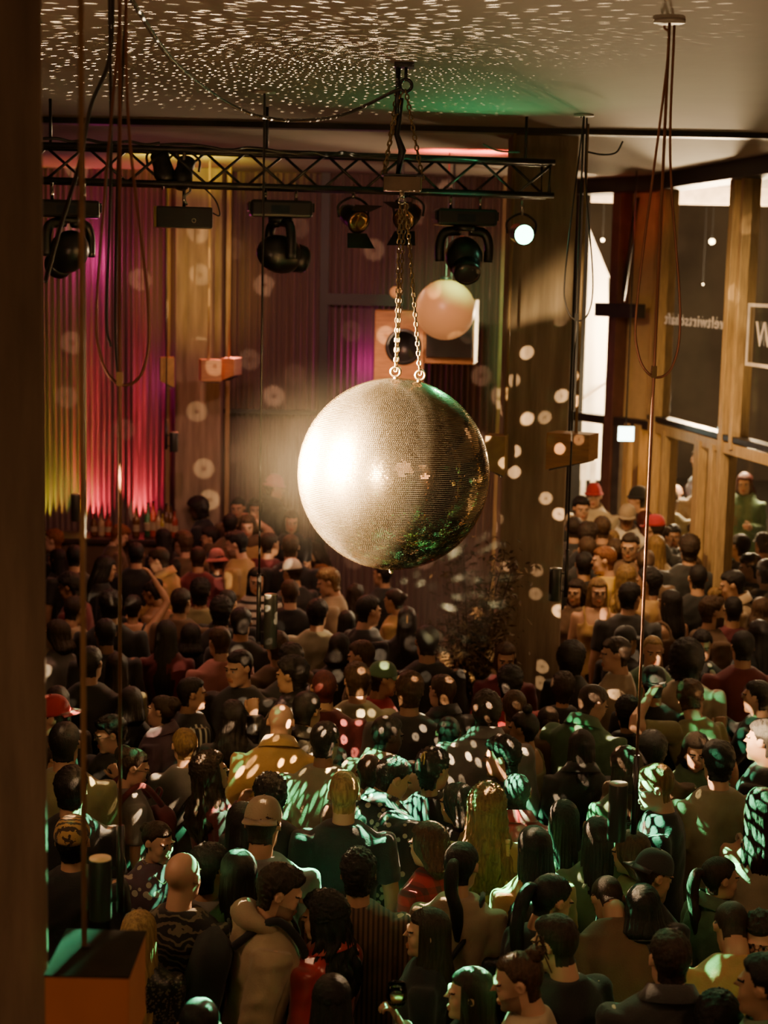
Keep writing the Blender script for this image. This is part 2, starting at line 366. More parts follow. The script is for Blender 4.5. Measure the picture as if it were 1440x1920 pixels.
tg = nn(mir.node_tree, 'ShaderNodeTangent'); tg.direction_type = 'RADIAL'; tg.axis = 'Z'; mir.node_tree.links.new(tg.outputs[0], b.inputs['Tangent'])
MB().add(tv, tf).build('mirror_tiles', mir, ball)
def eyelet(u, v, parent, rr=.024):
    p = at(u, v, BALL.y - .04) - BALL; x, y = p.x, -.02
    z = math.sqrt(BR ** 2 - x * x - y * y)
    n = Vector((x, y, z)).normalized(); o = MB()
    o.torus(n * (BR + .034), rr, .007, 'Y'); o.cyl(n * (BR - .01), n * (BR + .014), .014, 12, .008)
    o.build('eyelet', brass, parent, True); return BALL + n * (BR + .034)
e1 = eyelet(742, 692, ball); e2 = eyelet(785, 712, ball)
MB().cyl((0, 0, -BR - .012), (0, 0, -BR + .01), .012, 10).ell((0, 0, -BR - .016), (.012, .012, .012)).build('bottom_bolt', brass, ball, True)

def chain(a, b, name, lab, link=.034, w=.0042, sag=0.):
    a, b = Vector(a), Vector(b); L = (b - a).length; n = max(3, int(L / (link * .72)))
    o = MB(); d = (b - a).normalized(); s = d.orthogonal().normalized(); t = d.cross(s)
    for i in range(n):
        c = a + (b - a) * ((i + .5) / n) + Vector((0, 0, -sag * (1 - (2 * (i + .5) / n - 1) ** 2)))
        x = s if i % 2 else t
        x = (x * math.cos(.5) + d.cross(x) * math.sin(.5))
        pts = []
        for k in range(12):
            an = 2 * math.pi * k / 12; h = link / 2 - w - link * .26
            pts.append(c + x * math.cos(an) * link * .27 + d * (math.sin(an) * link * .27 + (h if math.sin(an) > 0 else -h)))
        o.tube(pts, w, 6, closed=True)
    return tag(o.build(name, brass, None, True), lab, 'chain')
MOT = at(754, 345, BALL.y); HOOK = at(757, 168, BALL.y)
mroot = empty('ball_motor', MOT, 'small metal motor box on the chains above the mirror ball', 'motor')
MB().box((0, 0, 0), (.19, .11, .075)).build('housing', mat('motor_case', (.16, .12, .08), .35, .7), mroot, bevel=.004)
MB().box((.0, 0, .042), (.21, .13, .008)).build('top_plate', black, mroot)
MB().box((.096, 0, 0), (.006, .10, .065)).build('side_plate', mat('motor_side', (.25, .34, .16), .4, .5), mroot)
MB().cyl((0, 0, -.036), (0, 0, -.075), .012, 12).torus((0, 0, -.085), .016, .005, 'Y').build('shaft', chrome, mroot, True)
jx = MOT + Vector((0.004, 0, -.10))
chain(e1, jx + Vector((-.012, 0, 0)), 'chain', 'gold chain running from the motor to the front ball eyelet')
chain(e1 + Vector((.004, .03, 0)), jx + Vector((.012, .02, 0)), 'chain', 'second gold chain close beside the straight one above the ball')
chain(e2, jx + Vector((.018, -.01, 0)), 'chain', 'gold chain slanting from the motor to the outer ball eyelet')
chain(MOT + Vector((-.10, 0, .04)), HOOK + Vector((-.01, 0, 0)), 'chain', 'upper gold chain slanting up from the plain end of the motor box')
chain(MOT + Vector((-.09, .03, .04)), HOOK + Vector((-.03, .05, .02)), 'chain', 'darker doubled chain behind the slanting upper chain')
chain(MOT + Vector((.105, 0, .02)), HOOK + Vector((.01, 0, 0)), 'chain', 'upper gold chain falling to the green plate end of the motor box')
hk = empty('ceiling_hook', (HOOK.x, HOOK.y, CEIL), 'black hook plate in the ceiling carrying the ball chains', 'hook')
MB().box((0, 0, -.012), (.10, .10, .024)).build('plate', black, hk); MB().torus((0.01, 0, HOOK.z - CEIL + .02), .03, .009, 'Y').build('ring', black, hk, True)
MB().cyl((-.03, 0, -.02), (-.03, 0, HOOK.z - CEIL - .12), .013, 8).build('strap', black, hk, True); MB().cyl((.01, 0, -.02), (.01, 0, HOOK.z - CEIL + .05), .008, 8).build('bolt', black, hk, True)
tag(MB().tube([HOOK + Vector((-.01, .01, -.04)), HOOK + Vector((-.03, .02, -.22)), HOOK + Vector((.0, .01, -.30)), HOOK + Vector((-.02, .01, -.42)), MOT + Vector((-.02, 0, .05))], [.012, .014, .02, .012, .012], 8).build('safety_strap', black, None, True), 'black safety strap dangling between the upper ball chains', 'strap')

def curve_pts(P, n=40):          # smooth Catmull-Rom through P
    P = [Vector(p) for p in P]; Q = [P[0] * 2 - P[1]] + P + [P[-1] * 2 - P[-2]]; out = []
    for i in range(1, len(Q) - 2):
        for k in range(n // (len(P) - 1) + 1):
            s = k / (n // (len(P) - 1) + 1); a, b, c, d = Q[i - 1:i + 3]
            out.append(.5 * ((2 * b) + (c - a) * s + (2 * a - 5 * b + 4 * c - d) * s * s + (3 * b - a - 3 * c + d) * s ** 3))
    return out + [P[-1]]
def cable(P, name, lab, r=.008, m=cable_m, n=40):
    return tag(MB().tube(curve_pts(P, n), r, 8).build(name, m, None, True), lab, 'cable')
cable([at(240, -10, 6.0), at(330, 120, 6.9), at(440, 200, 7.8), at(530, 225, 8.1), at(640, 216, 8.4), at(752, 165, 8.56)], 'power_cable', 'black power cable swagged across the ceiling to the mirror ball', .009)
cable([at(212, -20, 6.4), at(205, 110, 6.4), at(170, 200, 6.3), at(148, 310, 6.1), at(112, 430, 6.0), at(85, 530, 6.0)], 'hanging_cable', 'loose black cable drifting down beside the near column', .008)
cable([at(905, 270, 10.9), at(935, 283, 10.9), at(975, 285, 10.9)], 'short_cable', 'short cable dangling above the end of the truss', .006)
cable([at(1102, 285, 10.95), at(1130, 290, 10.95), at(1155, 286, 10.95), at(1168, 265, 10.95)], 'short_cable', 'short curled cable under the small ceiling plate', .006)

# ------------------------------------------------------------------ truss
ta, tb = at(20, 262, 10.55), at(1040, 309, 11.1)
tz = 5.125; TS = .215
d = Vector((tb.x - ta.x, tb.y - ta.y, 0)).normalized(); nrm = Vector((-d.y, d.x, 0))
a0 = Vector((tb.x, tb.y, 0)) - d * 4.3; Lt = 4.3
tr = empty('lighting_truss', (a0.x, a0.y, tz - TS), 'long black lighting truss slung under the ceiling', 'truss')
rz = math.atan2(d.y, d.x); tr.rotation_euler.z = rz
for yy in (0, TS):
    for zz in (0, TS):
        MB().cyl((0, yy, zz), (Lt, yy, zz), .019, 12).build('chord', black, tr, True)
nb = 17
for s, yy in ((0, 0), (1, TS)):
    for i in range(nb):
        x0, x1 = Lt * i / nb, Lt * (i + 1) / nb
        MB().cyl((x0, yy, TS if (i + s) % 2 else 0), (x1, yy, 0 if (i + s) % 2 else TS), .009, 8).build('brace', black, tr, True)
for x in (.02, Lt - .03): MB().box((x, TS / 2, TS / 2), (.02, TS + .05, TS + .05)).build('end_plate', black, tr) if x < 1 else MB().tube([(x, 0, 0), (x, TS, 0), (x, TS, TS), (x, 0, TS)], .014, 8, closed=True).build('end_frame', black, tr, True)
def tpt(u, v, off=0.):                     # point near the truss plane
    dd = ray(u, v); k = nrm.dot(a0 + nrm * (TS / 2 + off) - CAM) / nrm.dot(dd); return CAM + dd * k
for k, (u0, u1) in enumerate(((80, 300), (300, 560), (560, 780), (620, 900))):
    P = [tpt(u0 + (u1 - u0) * s / 8., (262 + 50 * ((u0 + (u1 - u0) * s / 8.) / 1000)) - 4 + rnd.uniform(-5, 4), -.12) for s in range(9)]
    cable(P, 'truss_cable', ['black cable bundle lying along the truss beside the near column', 'black cable bundle along the truss over the yellow lamp', 'cables along the truss top leading to the ball chains', 'thin cable along the truss over the red glow'][k], .010, blackp)
for k, (u, v0, v1) in enumerate(((95, 250, 300), (500, 280, 300), (985, 305, 330))):
    p = tpt(u, 300); MB_ = MB().cyl((p.x, p.y, tz), (p.x, p.y, CEIL), .01, 8); tag(MB_.build('truss_hanger', black, None, True), 'steel hanger rod holding the truss ' + ['near the dark column', 'in its middle', 'at its open end'][k], 'hanger')

# ------------------------------------------------------------------ stage lights
lens_m = mat('lamp_lens', (.05, .05, .055), .06, var=.1, coat=1)
def clamp(o, z0, z1, x=0):
    MB().cyl((x, 0, z0), (x, 0, z1 - .02), .011, 8).build('bolt', chrome, o, True)
    MB().torus((x, 0, z1), .028, .008, 'X').build('hanging_clamp', chrome, o, True)
def mover(u, v, label, yaw, tilt, headv, yel=False):
    p = tpt(u, v); o = empty('moving_head_light', p, label, 'stage light', None, rz + 0)
    zt = tz - TS - p.z
    MB().box((0, 0, 0), (.40, .20, .11)).build('base', blackp, o, bevel=.018)
    MB().box((-.01, -.102, -.005), (.12, .006, .05)).build('display', mat('display', (.03, .04, .05), .1), o)
    for sx in (-.205, .205): MB().box((sx, 0, .01), (.02, .14, .06)).build('handle', blackp, o, bevel=.006)
    clamp(o, .05, zt, -.1); clamp(o, .05, zt, .1)
    y = bpy.data.objects.new('yoke', MB().cyl((0, 0, -.05), (0, 0, -.09), .08, 20).mesh('yoke', True)); col.objects.link(y); y.parent = o; y.data.materials.append(blackp)
    y.rotation_euler = (0, 0, yaw); hz = -headv
    for sx in (-1, 1):
        m_ = MB(); m_.tube(curve_pts([(sx * .03, 0, -.085), (sx * .13, 0, -.10), (sx * .165, 0, -.17), (sx * .165, 0, hz - .03)], 12), [.03] * 20 if 0 else .032, 10); m_.build('yoke_arm', blackp, y, True)
    h = bpy.data.objects.new('head', MB().ell((0, 0, 0), (.125, .16, .125), nu=24, nv=16).mesh('head', True)); col.objects.link(h); h.parent = y; h.data.materials.append(blackp)
    h.location = (0, 0, hz); h.rotation_euler = (tilt, 0, 0)
    rr = []
    for yy, r_ in ((.10, .095), (.17, .09), (.185, .083)):
        rr.append(np.array([(r_ * math.cos(a), yy, r_ * math.sin(a)) for a in np.linspace(0, 2 * np.pi, 25)[:-1]]))
    # nose and lens belong to the head; keep the depth at three levels by joining them into the yoke level
    Mh = Matrix.Translation((0, 0, hz)) @ Matrix.Rotation(tilt, 4, 'X')
    for nm, mb_, mm in (('nose_ring', MB().rings(rr), blackp), ('lens', MB().ell((0, .178, 0), (.08, .02, .08)), lens_m)):
        ob = mb_.build(nm, mm, y, True); ob.matrix_local = Mh
    return o
mover(128, 392, 'moving head light with round black head beside the near column', R(35), R(-35), .27)
mover(526, 392, 'moving head light tilted sideways below the middle of the truss', R(-70), R(-10), .29)
mover(872, 408, 'moving head light facing the crowd below the red glow', R(180), R(-40), .26)
p = tpt(345, 408); o = empty('batten_light', p, 'black box light with yellow lit end under the truss', 'stage light', None, rz)
MB().box((0, 0, 0), (.36, .16, .135)).build('housing', blackp, o, bevel=.01); MB().box((-.18, 0, 0), (.03, .15, .13)).build('end_plate', mat('yellow_end', (.35, .27, .05), .5), o)
MB().torus((.06, -.08, -.02), .012, .004, 'Y').build('knob', chrome, o); clamp(o, .06, tz - TS - p.z, 0)
MB().tube(curve_pts([(.02, 0, .08), (.0, 0, .13), (.04, 0, .17), (.02, 0, .2)], 10), .008, 6).build('safety_chain', chrome, o, True)
MB().tube(curve_pts([(.10, .02, .22), (.20, .02, .12), (.23, .02, .02), (.16, .02, .05)], 16), .005, 6).build('lead', black, o, True)
def parcan(u, v, label, yaw, tilt, face=None, es=0, doors=True, rr=.075):
    p = tpt(u, v); o = empty('par_can', p, label, 'stage light', None, rz)
    Mx = Matrix.Rotation(yaw, 4, 'Z') @ Matrix.Rotation(tilt, 4, 'X')
    rings = [np.array([(r_ * math.cos(a), yy, r_ * math.sin(a)) for a in np.linspace(0, 2 * np.pi, 25)[:-1]]) for yy, r_ in ((-.13, .02), (-.12, .05), (-.06, .068), (.02, rr), (.08, rr), (.082, rr * 1.05), (.09, rr * 1.05))]
    c = MB().rings(rings).build('can', black if not face else blackp, o, True); c.matrix_local = Mx
    l = MB().ell((0, .088, 0), (rr * .95, .012, rr * .95)).build('lens', mat('lens_%s' % label[:5], (.6, .3, .12), .15, emit=face, es=es) if face else mat('amber_lens', (.5, .25, .10), .12, .8, coat=1), o, True); l.matrix_local = Mx
    if doors:
        for k in range(2):
            s = 1 if k else -1
            dm = MB().prism([(-.07, .09, s * rr), (.07, .09, s * rr), (.10, .18, s * (rr + .07)), (-.10, .18, s * (rr + .07))], (0, .004, 0)).build('barn_door', black, o); dm.matrix_local = Mx
    MB().tube(curve_pts([(-.095, 0, 0), (-.095, 0, .08), (0, 0, .13), (.095, 0, .08), (.095, 0, 0)], 16), .008, 6).build('bracket', black, o, True)
    clamp(o, .12, tz - TS - p.z, 0)
    return o
parcan(662, 408, 'amber lensed par can with barn doors hanging under the truss', R(200), R(-20))
parcan(766, 405, 'par can with barn doors partly behind the ball chains', R(150), R(-18))
gp = parcan(977, 438, 'lit green par can shining at the crowd', R(180), R(-6), (.30, 1, .55), 16, False, .068)
parcan(305, 313, 'dark par can sitting on the truss in the yellow glow', R(20), R(55), doors=False, rr=.06)
parcan(345, 322, 'second par can on the truss, nearest the box light', R(-20), R(50), doors=False, rr=.055)

# ------------------------------------------------------------------ speakers + globe lamps
p0 = at(748, 648, 15.6); o = empty('loudspeaker', p0, 'orange wooden loudspeaker with one round dark driver', 'speaker')
MB().box((0, 0, 0), (.46, .45, .66)).build('cabinet', wood, o, bevel=.01)
MB().rings([np.array([(r_ * math.cos(a) + .04, yy, r_ * math.sin(a)) for a in np.linspace(0, 2 * np.pi, 33)[:-1]]) for r_, yy in ((.17, -.228), (.165, -.236), (.13, -.225), (.05, -.21))]).build('driver', black, o, True)
MB().cyl((0, 0, .33), (0, 0, CEIL - p0.z), .012, 6).build('hanging_wire', black, o)
p1 = at(845, 622, 15.4); o = empty('loudspeaker', p1, 'large horn loudspeaker with dark grille in an orange frame', 'speaker')
w, h = .50, .60
Mr = Matrix.Rotation(R(-8), 3, 'Z')
MB().box((0, .2, 0), (w, .4, h), Mr).build('cabinet', wood, o, bevel=.01)
MB().box((-.01, -.02, .02), (w - .07, .05, h - .09), Mr).build('grille', mat('speaker_grille', (.02, .022, .02), .8, bump=.4, bscale=150), o)
MB().cyl((0, .2, h / 2), (0, .2, CEIL - p1.z), .012, 6).build('hanging_wire', black, o)
globe_m = mat('paper_globe', (.70, .42, .18), .35, var=.08, scale=2, emit=(1, .36, .11), es=.22)
def globe(u, v, d, r_, lab):
    p = at(u, v, d); o = empty('globe_lamp', p, lab, 'lamp')
    MB().ell((0, 0, 0), (r_,) * 3, nu=40, nv=24).build('globe', globe_m, o, True); MB().cyl((0, 0, r_ * .96), (0, 0, r_ * 1.1), r_ * .2).build('cap', black, o, True)
    MB().cyl((0, 0, r_), (0, 0, CEIL - p.z), .005, 6).build('cord', black, o)
globe(835, 581, 14.2, .256, 'large round peach globe lamp in front of the speakers'); globe(742, 548, 15.2, .055, 'tiny peach globe lamp showing behind the ball chains')
p = at(737, 580, 15.5)

# ------------------------------------------------------------------ hanging wooden boxes
def woodbox(u, v, d, wpx, hpx, lab, m=wood, rot=0, urod=None, slope=.25):
    p = at(u, v, d); k = d / FPX; w, h = wpx * k, hpx * k; o = empty('wooden_box_lamp', p, lab, 'lamp', None, rot)
    dp = .22; b = MB()
    b.prism([(-w / 2, -dp / 2, h / 2), (w / 2, -dp / 2, h / 2), (w / 2, -dp / 2, -h / 2 + h * slope), (-w / 2, -dp / 2, -h / 2)], (0, dp, 0)).build('box', m, o, bevel=.004)
    MB().prism([(-w / 2 + .02, -dp / 2 + .02, -h / 2 + .004), (w / 2 - .02, -dp / 2 + .02, -h / 2 + h * slope - .001), (w / 2 - .02, dp / 2 - .02, -h / 2 + h * slope - .001), (-w / 2 + .02, dp / 2 - .02, -h / 2 + .004)], (0, 0, -.012)).build('dark_opening', black, o)
    ur = (at(urod, v, d).x - p.x) if urod else 0
    MB().cyl((ur, 0, h / 2), (ur, 0, CEIL - p.z), .011, 8).build('hanging_rod', golden, o, True)
    return o
woodbox(313, 692, 16.0, 26, 44, 'small wooden box lamp with pink lit underside beside the rear column', mat('yellow_ply', (.5, .33, .08), .5), R(10), None, -.25)
woodbox(394, 694, 15.9, 38, 40, 'small wooden box lamp hanging in front of the rear column', wood, R(12), 391, 0)
woodbox(434, 692, 16.2, 26, 42, 'small wooden box lamp past the edge of the rear column', wood, R(-15), 429)
woodbox(931, 846, 12.0, 38, 62, 'wooden box lamp half hidden behind the mirror ball', mat('yellow_ply2', (.45, .30, .10), .5), R(-10), 947, -.2)
woodbox(1073, 846, 11.6, 84, 70, 'wooden wedge box lamp fixed across the edge of the tall column', wood, R(-25), 1079, .3)
pb = at(182, 1850, 4.75)
o = empty('wooden_box_lamp', pb, 'large blurred orange wooden box close below the thin hanging rod', 'lamp', None, R(14))
kk = 4.75 / FPX
MB().box((0, 0, -.03), (160 * kk, .34, .27)).build('box', mat('near_ply', (.50, .17, .05), .6, var=.12, scale=3), o, bevel=.004)
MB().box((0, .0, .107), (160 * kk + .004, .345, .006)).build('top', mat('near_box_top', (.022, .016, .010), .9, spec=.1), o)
MB().cyl((-.04, .03, .108), (-.04, .03, .118), .015, 12).build('fixing', black, o)
rp_ = at(158, 1725, 4.78); MB().cyl((rp_.x - pb.x, rp_.y - pb.y, .11), (rp_.x - pb.x, rp_.y - pb.y, CEIL - pb.z), .0085, 10).build('hanging_rod', mat('near_rod', (.38, .22, .10), .5), o, True)
o.rotation_euler.z = 0
# ------------------------------------------------------------------ hanging cylinder spots
def cylspot(u, v0, v1, d, side, lab, topu, cab_m=cable_m, loop=None, plate=True, wpx=None, top_m=None):
    """black cylinder from v0 to v1 at column u with its slim stem on one side, hung from the ceiling"""
    pt_, pb_ = at(u, v0, d), at(u, v1, d); r_ = .042; h = pt_.z - pb_.z
    o = empty('hanging_spotlight', (pt_.x, pt_.y, pb_.z), lab, 'spotlight')
    MB().cyl((0, 0, 0), (0, 0, h), r_, 24).build('cylinder', mat('spot_body', (.03, .03, .026), .35, var=.1), o, True, bevel=.002)
    MB().cyl((0, 0, h - .002), (0, 0, h + .004), r_ * .97, 24).build('top_cap', top_m or mat('spot_cap', (.28, .25, .18), .4), o, True)
    sx = side * (r_ + .032)
    MB().cyl((sx, 0, h * .12), (sx, 0, h + .13), .014, 14).build('stem', mat('stem', (.03, .027, .025), .3), o, True)
    for zz in (h * .3, h * .85): MB().cyl((0, 0, zz), (sx, 0, zz), .006, 6).build('bracket', black, o)
    tp = Vector((pt_.x + sx, pt_.y, CEIL))
    c = MB().tube([(sx, 0, h + .13), (sx, 0, (CEIL - pb_.z) * .55), (sx, 0, CEIL - pb_.z)], .0065, 8).build('cable', cab_m, o, True)
    if plate: MB().cyl((sx, 0, CEIL - pb_.z - .012), (sx, 0, CEIL - pb_.z), .065, 24).build('ceiling_plate', mat('ceiling_rose', (.5, .46, .38), .5), o, True)
    if loop:
        zl = at(u, loop, d).z - pb_.z; zt = CEIL - pb_.z
        MB().tube(curve_pts([(sx + .02, .0, zt - .02), (sx + .03, .01, zl + .9), (sx + .10, .01, zl + .28), (sx + .08, .01, zl + .05), (sx, .0, zl), (sx - .07, .01, zl + .1), (sx - .08, .01, zl + .35), (sx - .0, .01, zl + 1.3), (sx - .02, .01, zt - .02)], 60), .0055, 6).build('loose_loop', cab_m, o, True)
        MB().box((sx, 0, zl + .02), (.022, .022, .05)).build('clip', brass if cab_m is copper else black, o)
    return o
cylspot(1160, 1470, 1575, 7.0, 1, 'black cylinder spotlight hung on a copper cable with a big loop', 1255, copper, 705)
cylspot(508, 1115, 1215, 10.0, -1, 'black cylinder spotlight hanging beside the mirror ball over the crowd', 515)
cylspot(1042, 1066, 1126, 10.95, 1, 'black cylinder spotlight hanging in front of the tall column', 1105, cable_m, 600)
cylspot(188, 1610, 1722, 5.9, 1, 'blurred black cylinder spotlight just above the near wooden box', 215, copper, 720, False, None, mat('lit_cap', (.45, .28, .10), .5, emit=(1, .5, .15), es=.12))
cylspot(142, 927, 977, 14.2, 1, 'small black cylinder spotlight in front of the yellow curtain stripe', 142, cable_m)
cylspot(326, 811, 847, 15.8, -1, 'tiny black cylinder spotlight at the edge of the rear column', 326, cable_m)
cable([at(238, -20, 6.3), at(222, 300, 6.3), at(216, 600, 6.2), at(222, 720, 6.2)], 'hanging_cable', 'thin dark cable falling straight beside the near rod', .006)
cable([at(205, -20, 6.3), at(208, 300, 6.3), at(200, 590, 6.3), at(208, 650, 6.3)], 'hanging_cable', 'dark cable with a small clip halfway down', .006)

# ------------------------------------------------------------------ plant beside the column
pp = atz(895, 1290, 1.15); pp = at(888, 1290, 11.7)
o = empty('potted_plant', (pp.x, 12.0, 0), 'bushy dark potted tree in front of the tall column', 'plant')
MB().rings([np.array([(r_ * math.cos(a), r_ * math.sin(a), z) for a in np.linspace(0, 2 * np.pi, 25)[:-1]]) for r_, z in ((.15, 0), (.19, .45), (.20, .5), (.18, .5), (.17, .44))]).build('pot', mat('planter', (.08, .05, .04), .7), o, True)
r4 = random.Random(4); st = MB(); tips = []
for k in range(26):
    a = r4.uniform(0, 6.28); l = r4.uniform(.10, .36); z = r4.uniform(1.6, 2.5)
    P = curve_pts([(0, 0, .45), (.1 * math.cos(a), .1 * math.sin(a), 1.2), (l * .6 * math.cos(a), l * .6 * math.sin(a), z * .8), (l * math.cos(a), l * math.sin(a), z)], 16)
    st.tube(P, [.014 - .011 * i / len(P) for i in range(len(P))], 5); tips += P[8:]
st.build('stem', mat('twig', (.10, .06, .035), .8), o, True)
lf = MB()
for k in range(3200):
    c = Vector(r4.choice(tips)) + Vector((r4.gauss(0, .07), r4.gauss(0, .07), r4.gauss(0, .07)))
    M = Euler((r4.uniform(-1, 1), r4.uniform(-1, 1), r4.uniform(0, 6.28))).to_matrix(); s = r4.uniform(.018, .04)
    lf.add([c + M @ Vector(q) * s for q in ((0, -1, 0), (.35, 0, .1), (0, 1.2, 0), (-.35, 0, .1))], [(0, 1, 2, 3)])
lf.build('foliage', mat('dry_leaf', (.13, .085, .035), .6, var=.4, scale=3), o)
# ------------------------------------------------------------------ lights
def spot(name, loc, target, energy, color, angle, blend=.3, radius=.05):
    l = bpy.data.lights.new(name, 'SPOT'); l.energy = energy; l.color = color; l.spot_size = R(angle); l.spot_blend = blend; l.shadow_soft_size = radius
    o = bpy.data.objects.new(name, l); col.objects.link(o); o.location = loc
    o.rotation_euler = (Vector(target) - Vector(loc)).to_track_quat('-Z', 'Y').to_euler(); return o
def point(name, loc, energy, color, radius=.3):
    l = bpy.data.lights.new(name, 'POINT'); l.energy = energy; l.color = color; l.shadow_soft_size = radius
    o = bpy.data.objects.new(name, l); col.objects.link(o); o.location = loc; return o
WARM = (1, .62, .27)
# ball keys
spot('ball_key', (-4.8, 6.5, 4.7), BALL, 480000, (1, .70, .36), 10.2, .2, .5)
spot('ball_key', (-4.3, 11.2, 3.7), BALL, 520000, (1, .68, .34), 10.8, .2, .4)
spot('ball_front', (-1.0, 5.6, 3.62), BALL + Vector((.25, 0, .22)), 1700, (1, .68, .33), 21, .5, .04)
# room fill: added lights with no fixture of their own
for k, (x, y, z, e, c) in enumerate(((-2.5, 3.2, 4.5, 26, (1, .55, .28)), (2.6, 4.5, 4.5, 24, (1, .55, .28)), (-2.2, 12.5, 4.2, 38, (1, .46, .28)), (2.4, 13.2, 4.2, 56, (1, .60, .32)), (0, 14.5, 4.2, 40, (1, .52, .30)), (3.2, 10.4, 4.9, 9, (1, .57, .30)))):
    spot('room_fill', (x, y, z), (x, y, 0), e * 2.0, c, 165, 1, .3)
point('camera_fill', (-.9, .3, 3.6), 64, (1, .52, .26), .2)  # fill added at the camera side for the near crowd and wooden box
point('side_fill', (-2.3, 6.6, 3.3), 36, (1, .53, .27), .25)  # pair of added side fills that brighten the near crowd
point('side_fill', (2.6, 5.0, 3.6), 16, (1, .48, .20), .25)
point('ceiling_fill', (.5, 6, 3.9), 9, (1, .58, .32), .4)

def dot_lamp(name, loc, color, energy, az, el, r0, r1, zmin, zmax, rand=.55, ring=True, cluster=None, dirmask=None):
    """lamp whose beam is broken into spots like the reflections of a mirror ball"""
    l = bpy.data.lights.new(name, 'POINT'); l.energy = energy; l.color = color; l.shadow_soft_size = .003
    l.use_nodes = True; nt = l.node_tree; L = nt.links.new; nt.nodes.clear()
    out = nn(nt, 'ShaderNodeOutputLight'); em = nn(nt, 'ShaderNodeEmission'); L(em.outputs[0], out.inputs[0])
    tc = nn(nt, 'ShaderNodeTexCoord'); sp = nn(nt, 'ShaderNodeSeparateXYZ'); L(tc.outputs['Normal'], sp.inputs[0])
    def mth(op, a, b=None, c=None):
        n = nn(nt, 'ShaderNodeMath', operation=op)
        for i, x in enumerate((a, b, c)):
            if x is None: continue
            if isinstance(x, (int, float)): n.inputs[i].default_value = x
            else: L(x, n.inputs[i])
        return n.outputs[0]
    lon = mth('ARCTAN2', sp.outputs[0], sp.outputs[1]); lat = mth('ARCSINE', sp.outputs[2])
    # shrink longitudes toward the pole so that spots keep an even spacing
    cb = nn(nt, 'ShaderNodeCombineXYZ'); L(mth('MULTIPLY', mth('MULTIPLY', lon, mth('COSINE', lat)), az), cb.inputs[0]); L(mth('MULTIPLY', lat, el), cb.inputs[1])
    vo = nn(nt, 'ShaderNodeTexVoronoi', voronoi_dimensions='2D', feature='F1'); vo.inputs['Scale'].default_value = 1; vo.inputs['Randomness'].default_value = rand
    L(cb.outputs[0], vo.inputs['Vector'])
    d = vo.outputs['Distance']
    mr = nn(nt, 'ShaderNodeMapRange', interpolation_type='SMOOTHSTEP'); L(d, mr.inputs[0]); mr.inputs[1].default_value = r0; mr.inputs[2].default_value = r1; mr.inputs[3].default_value = 1; mr.inputs[4].default_value = 0
    v = mr.outputs[0]
    if ring:
        m2 = nn(nt, 'ShaderNodeMapRange', interpolation_type='SMOOTHSTEP'); L(d, m2.inputs[0]); m2.inputs[1].default_value = r0 * .12; m2.inputs[2].default_value = r0 * .45; m2.inputs[3].default_value = .35; m2.inputs[4].default_value = 1
        v = mth('MULTIPLY', v, m2.outputs[0])
    # every spot has its own strength; some are missing
    s2 = nn(nt, 'ShaderNodeSeparateColor'); L(vo.outputs['Color'], s2.inputs[0])
    if cluster:
        v2 = nn(nt, 'ShaderNodeTexNoise', noise_dimensions='2D'); v2.inputs['Scale'].default_value = cluster[0]; v2.inputs['Detail'].default_value = 1.5; L(cb.outputs[0], v2.inputs['Vector'])
        m3 = nn(nt, 'ShaderNodeMapRange', interpolation_type='SMOOTHSTEP'); L(v2.outputs['Fac'], m3.inputs[0]); m3.inputs[1].default_value = cluster[1]; m3.inputs[2].default_value = cluster[2]
        v = mth('MULTIPLY', v, m3.outputs[0])
        v = mth('MULTIPLY', v, mth('ADD', mth('MULTIPLY', s2.outputs[0], .6), .5))
    else:
        v = mth('MULTIPLY', v, mth('POWER', s2.outputs[0], dirmask[3] if dirmask else 1.5))
    up = nn(nt, 'ShaderNodeMapRange'); L(sp.outputs[2], up.inputs[0]); up.inputs[1].default_value = zmin; up.inputs[2].default_value = zmin + .06; v = mth('MULTIPLY', v, up.outputs[0])
    dn = nn(nt, 'ShaderNodeMapRange'); L(sp.outputs[2], dn.inputs[0]); dn.inputs[1].default_value = zmax; dn.inputs[2].default_value = zmax - .06; v = mth('MULTIPLY', v, dn.outputs[0])
    if dirmask:
        dt = mth('ADD', mth('MULTIPLY', sp.outputs[0], dirmask[0]), mth('MULTIPLY', sp.outputs[1], dirmask[1]))
        mk = nn(nt, 'ShaderNodeMapRange', interpolation_type='SMOOTHSTEP'); L(dt, mk.inputs[0]); mk.inputs[1].default_value = -dirmask[2]; mk.inputs[2].default_value = dirmask[2]; v = mth('MULTIPLY', v, mk.outputs[0])
    L(mth('MULTIPLY', v, .05), em.inputs['Strength'])
    o = bpy.data.objects.new(name, l); col.objects.link(o); o.location = loc; return o
lowp = BALL + Vector((0, 0, -BR - .14)); topp = BALL + Vector((-.12, -.05, BR + .16))
dot_lamp('ceiling_dots', topp, (1, .74, .44), 110000, 34, 26, .09, .15, .42, 1.1, .8, False, None, (-1, -.25, .75, 1.6))
dot_lamp('warm_dots', lowp, (1, .66, .36), 90000, 15, 15, .15, .21, -1.1, .34, .95, True, None, (0, 0, -1, 1.5))
dot_lamp('green_dots', lowp + Vector((0, 0, -.03)), (.16, 1, .42), 170000, 34, 34, .32, .46, -1.1, .30, .25, False, (.11, .56, .64), (.25, -1, .9, 1))

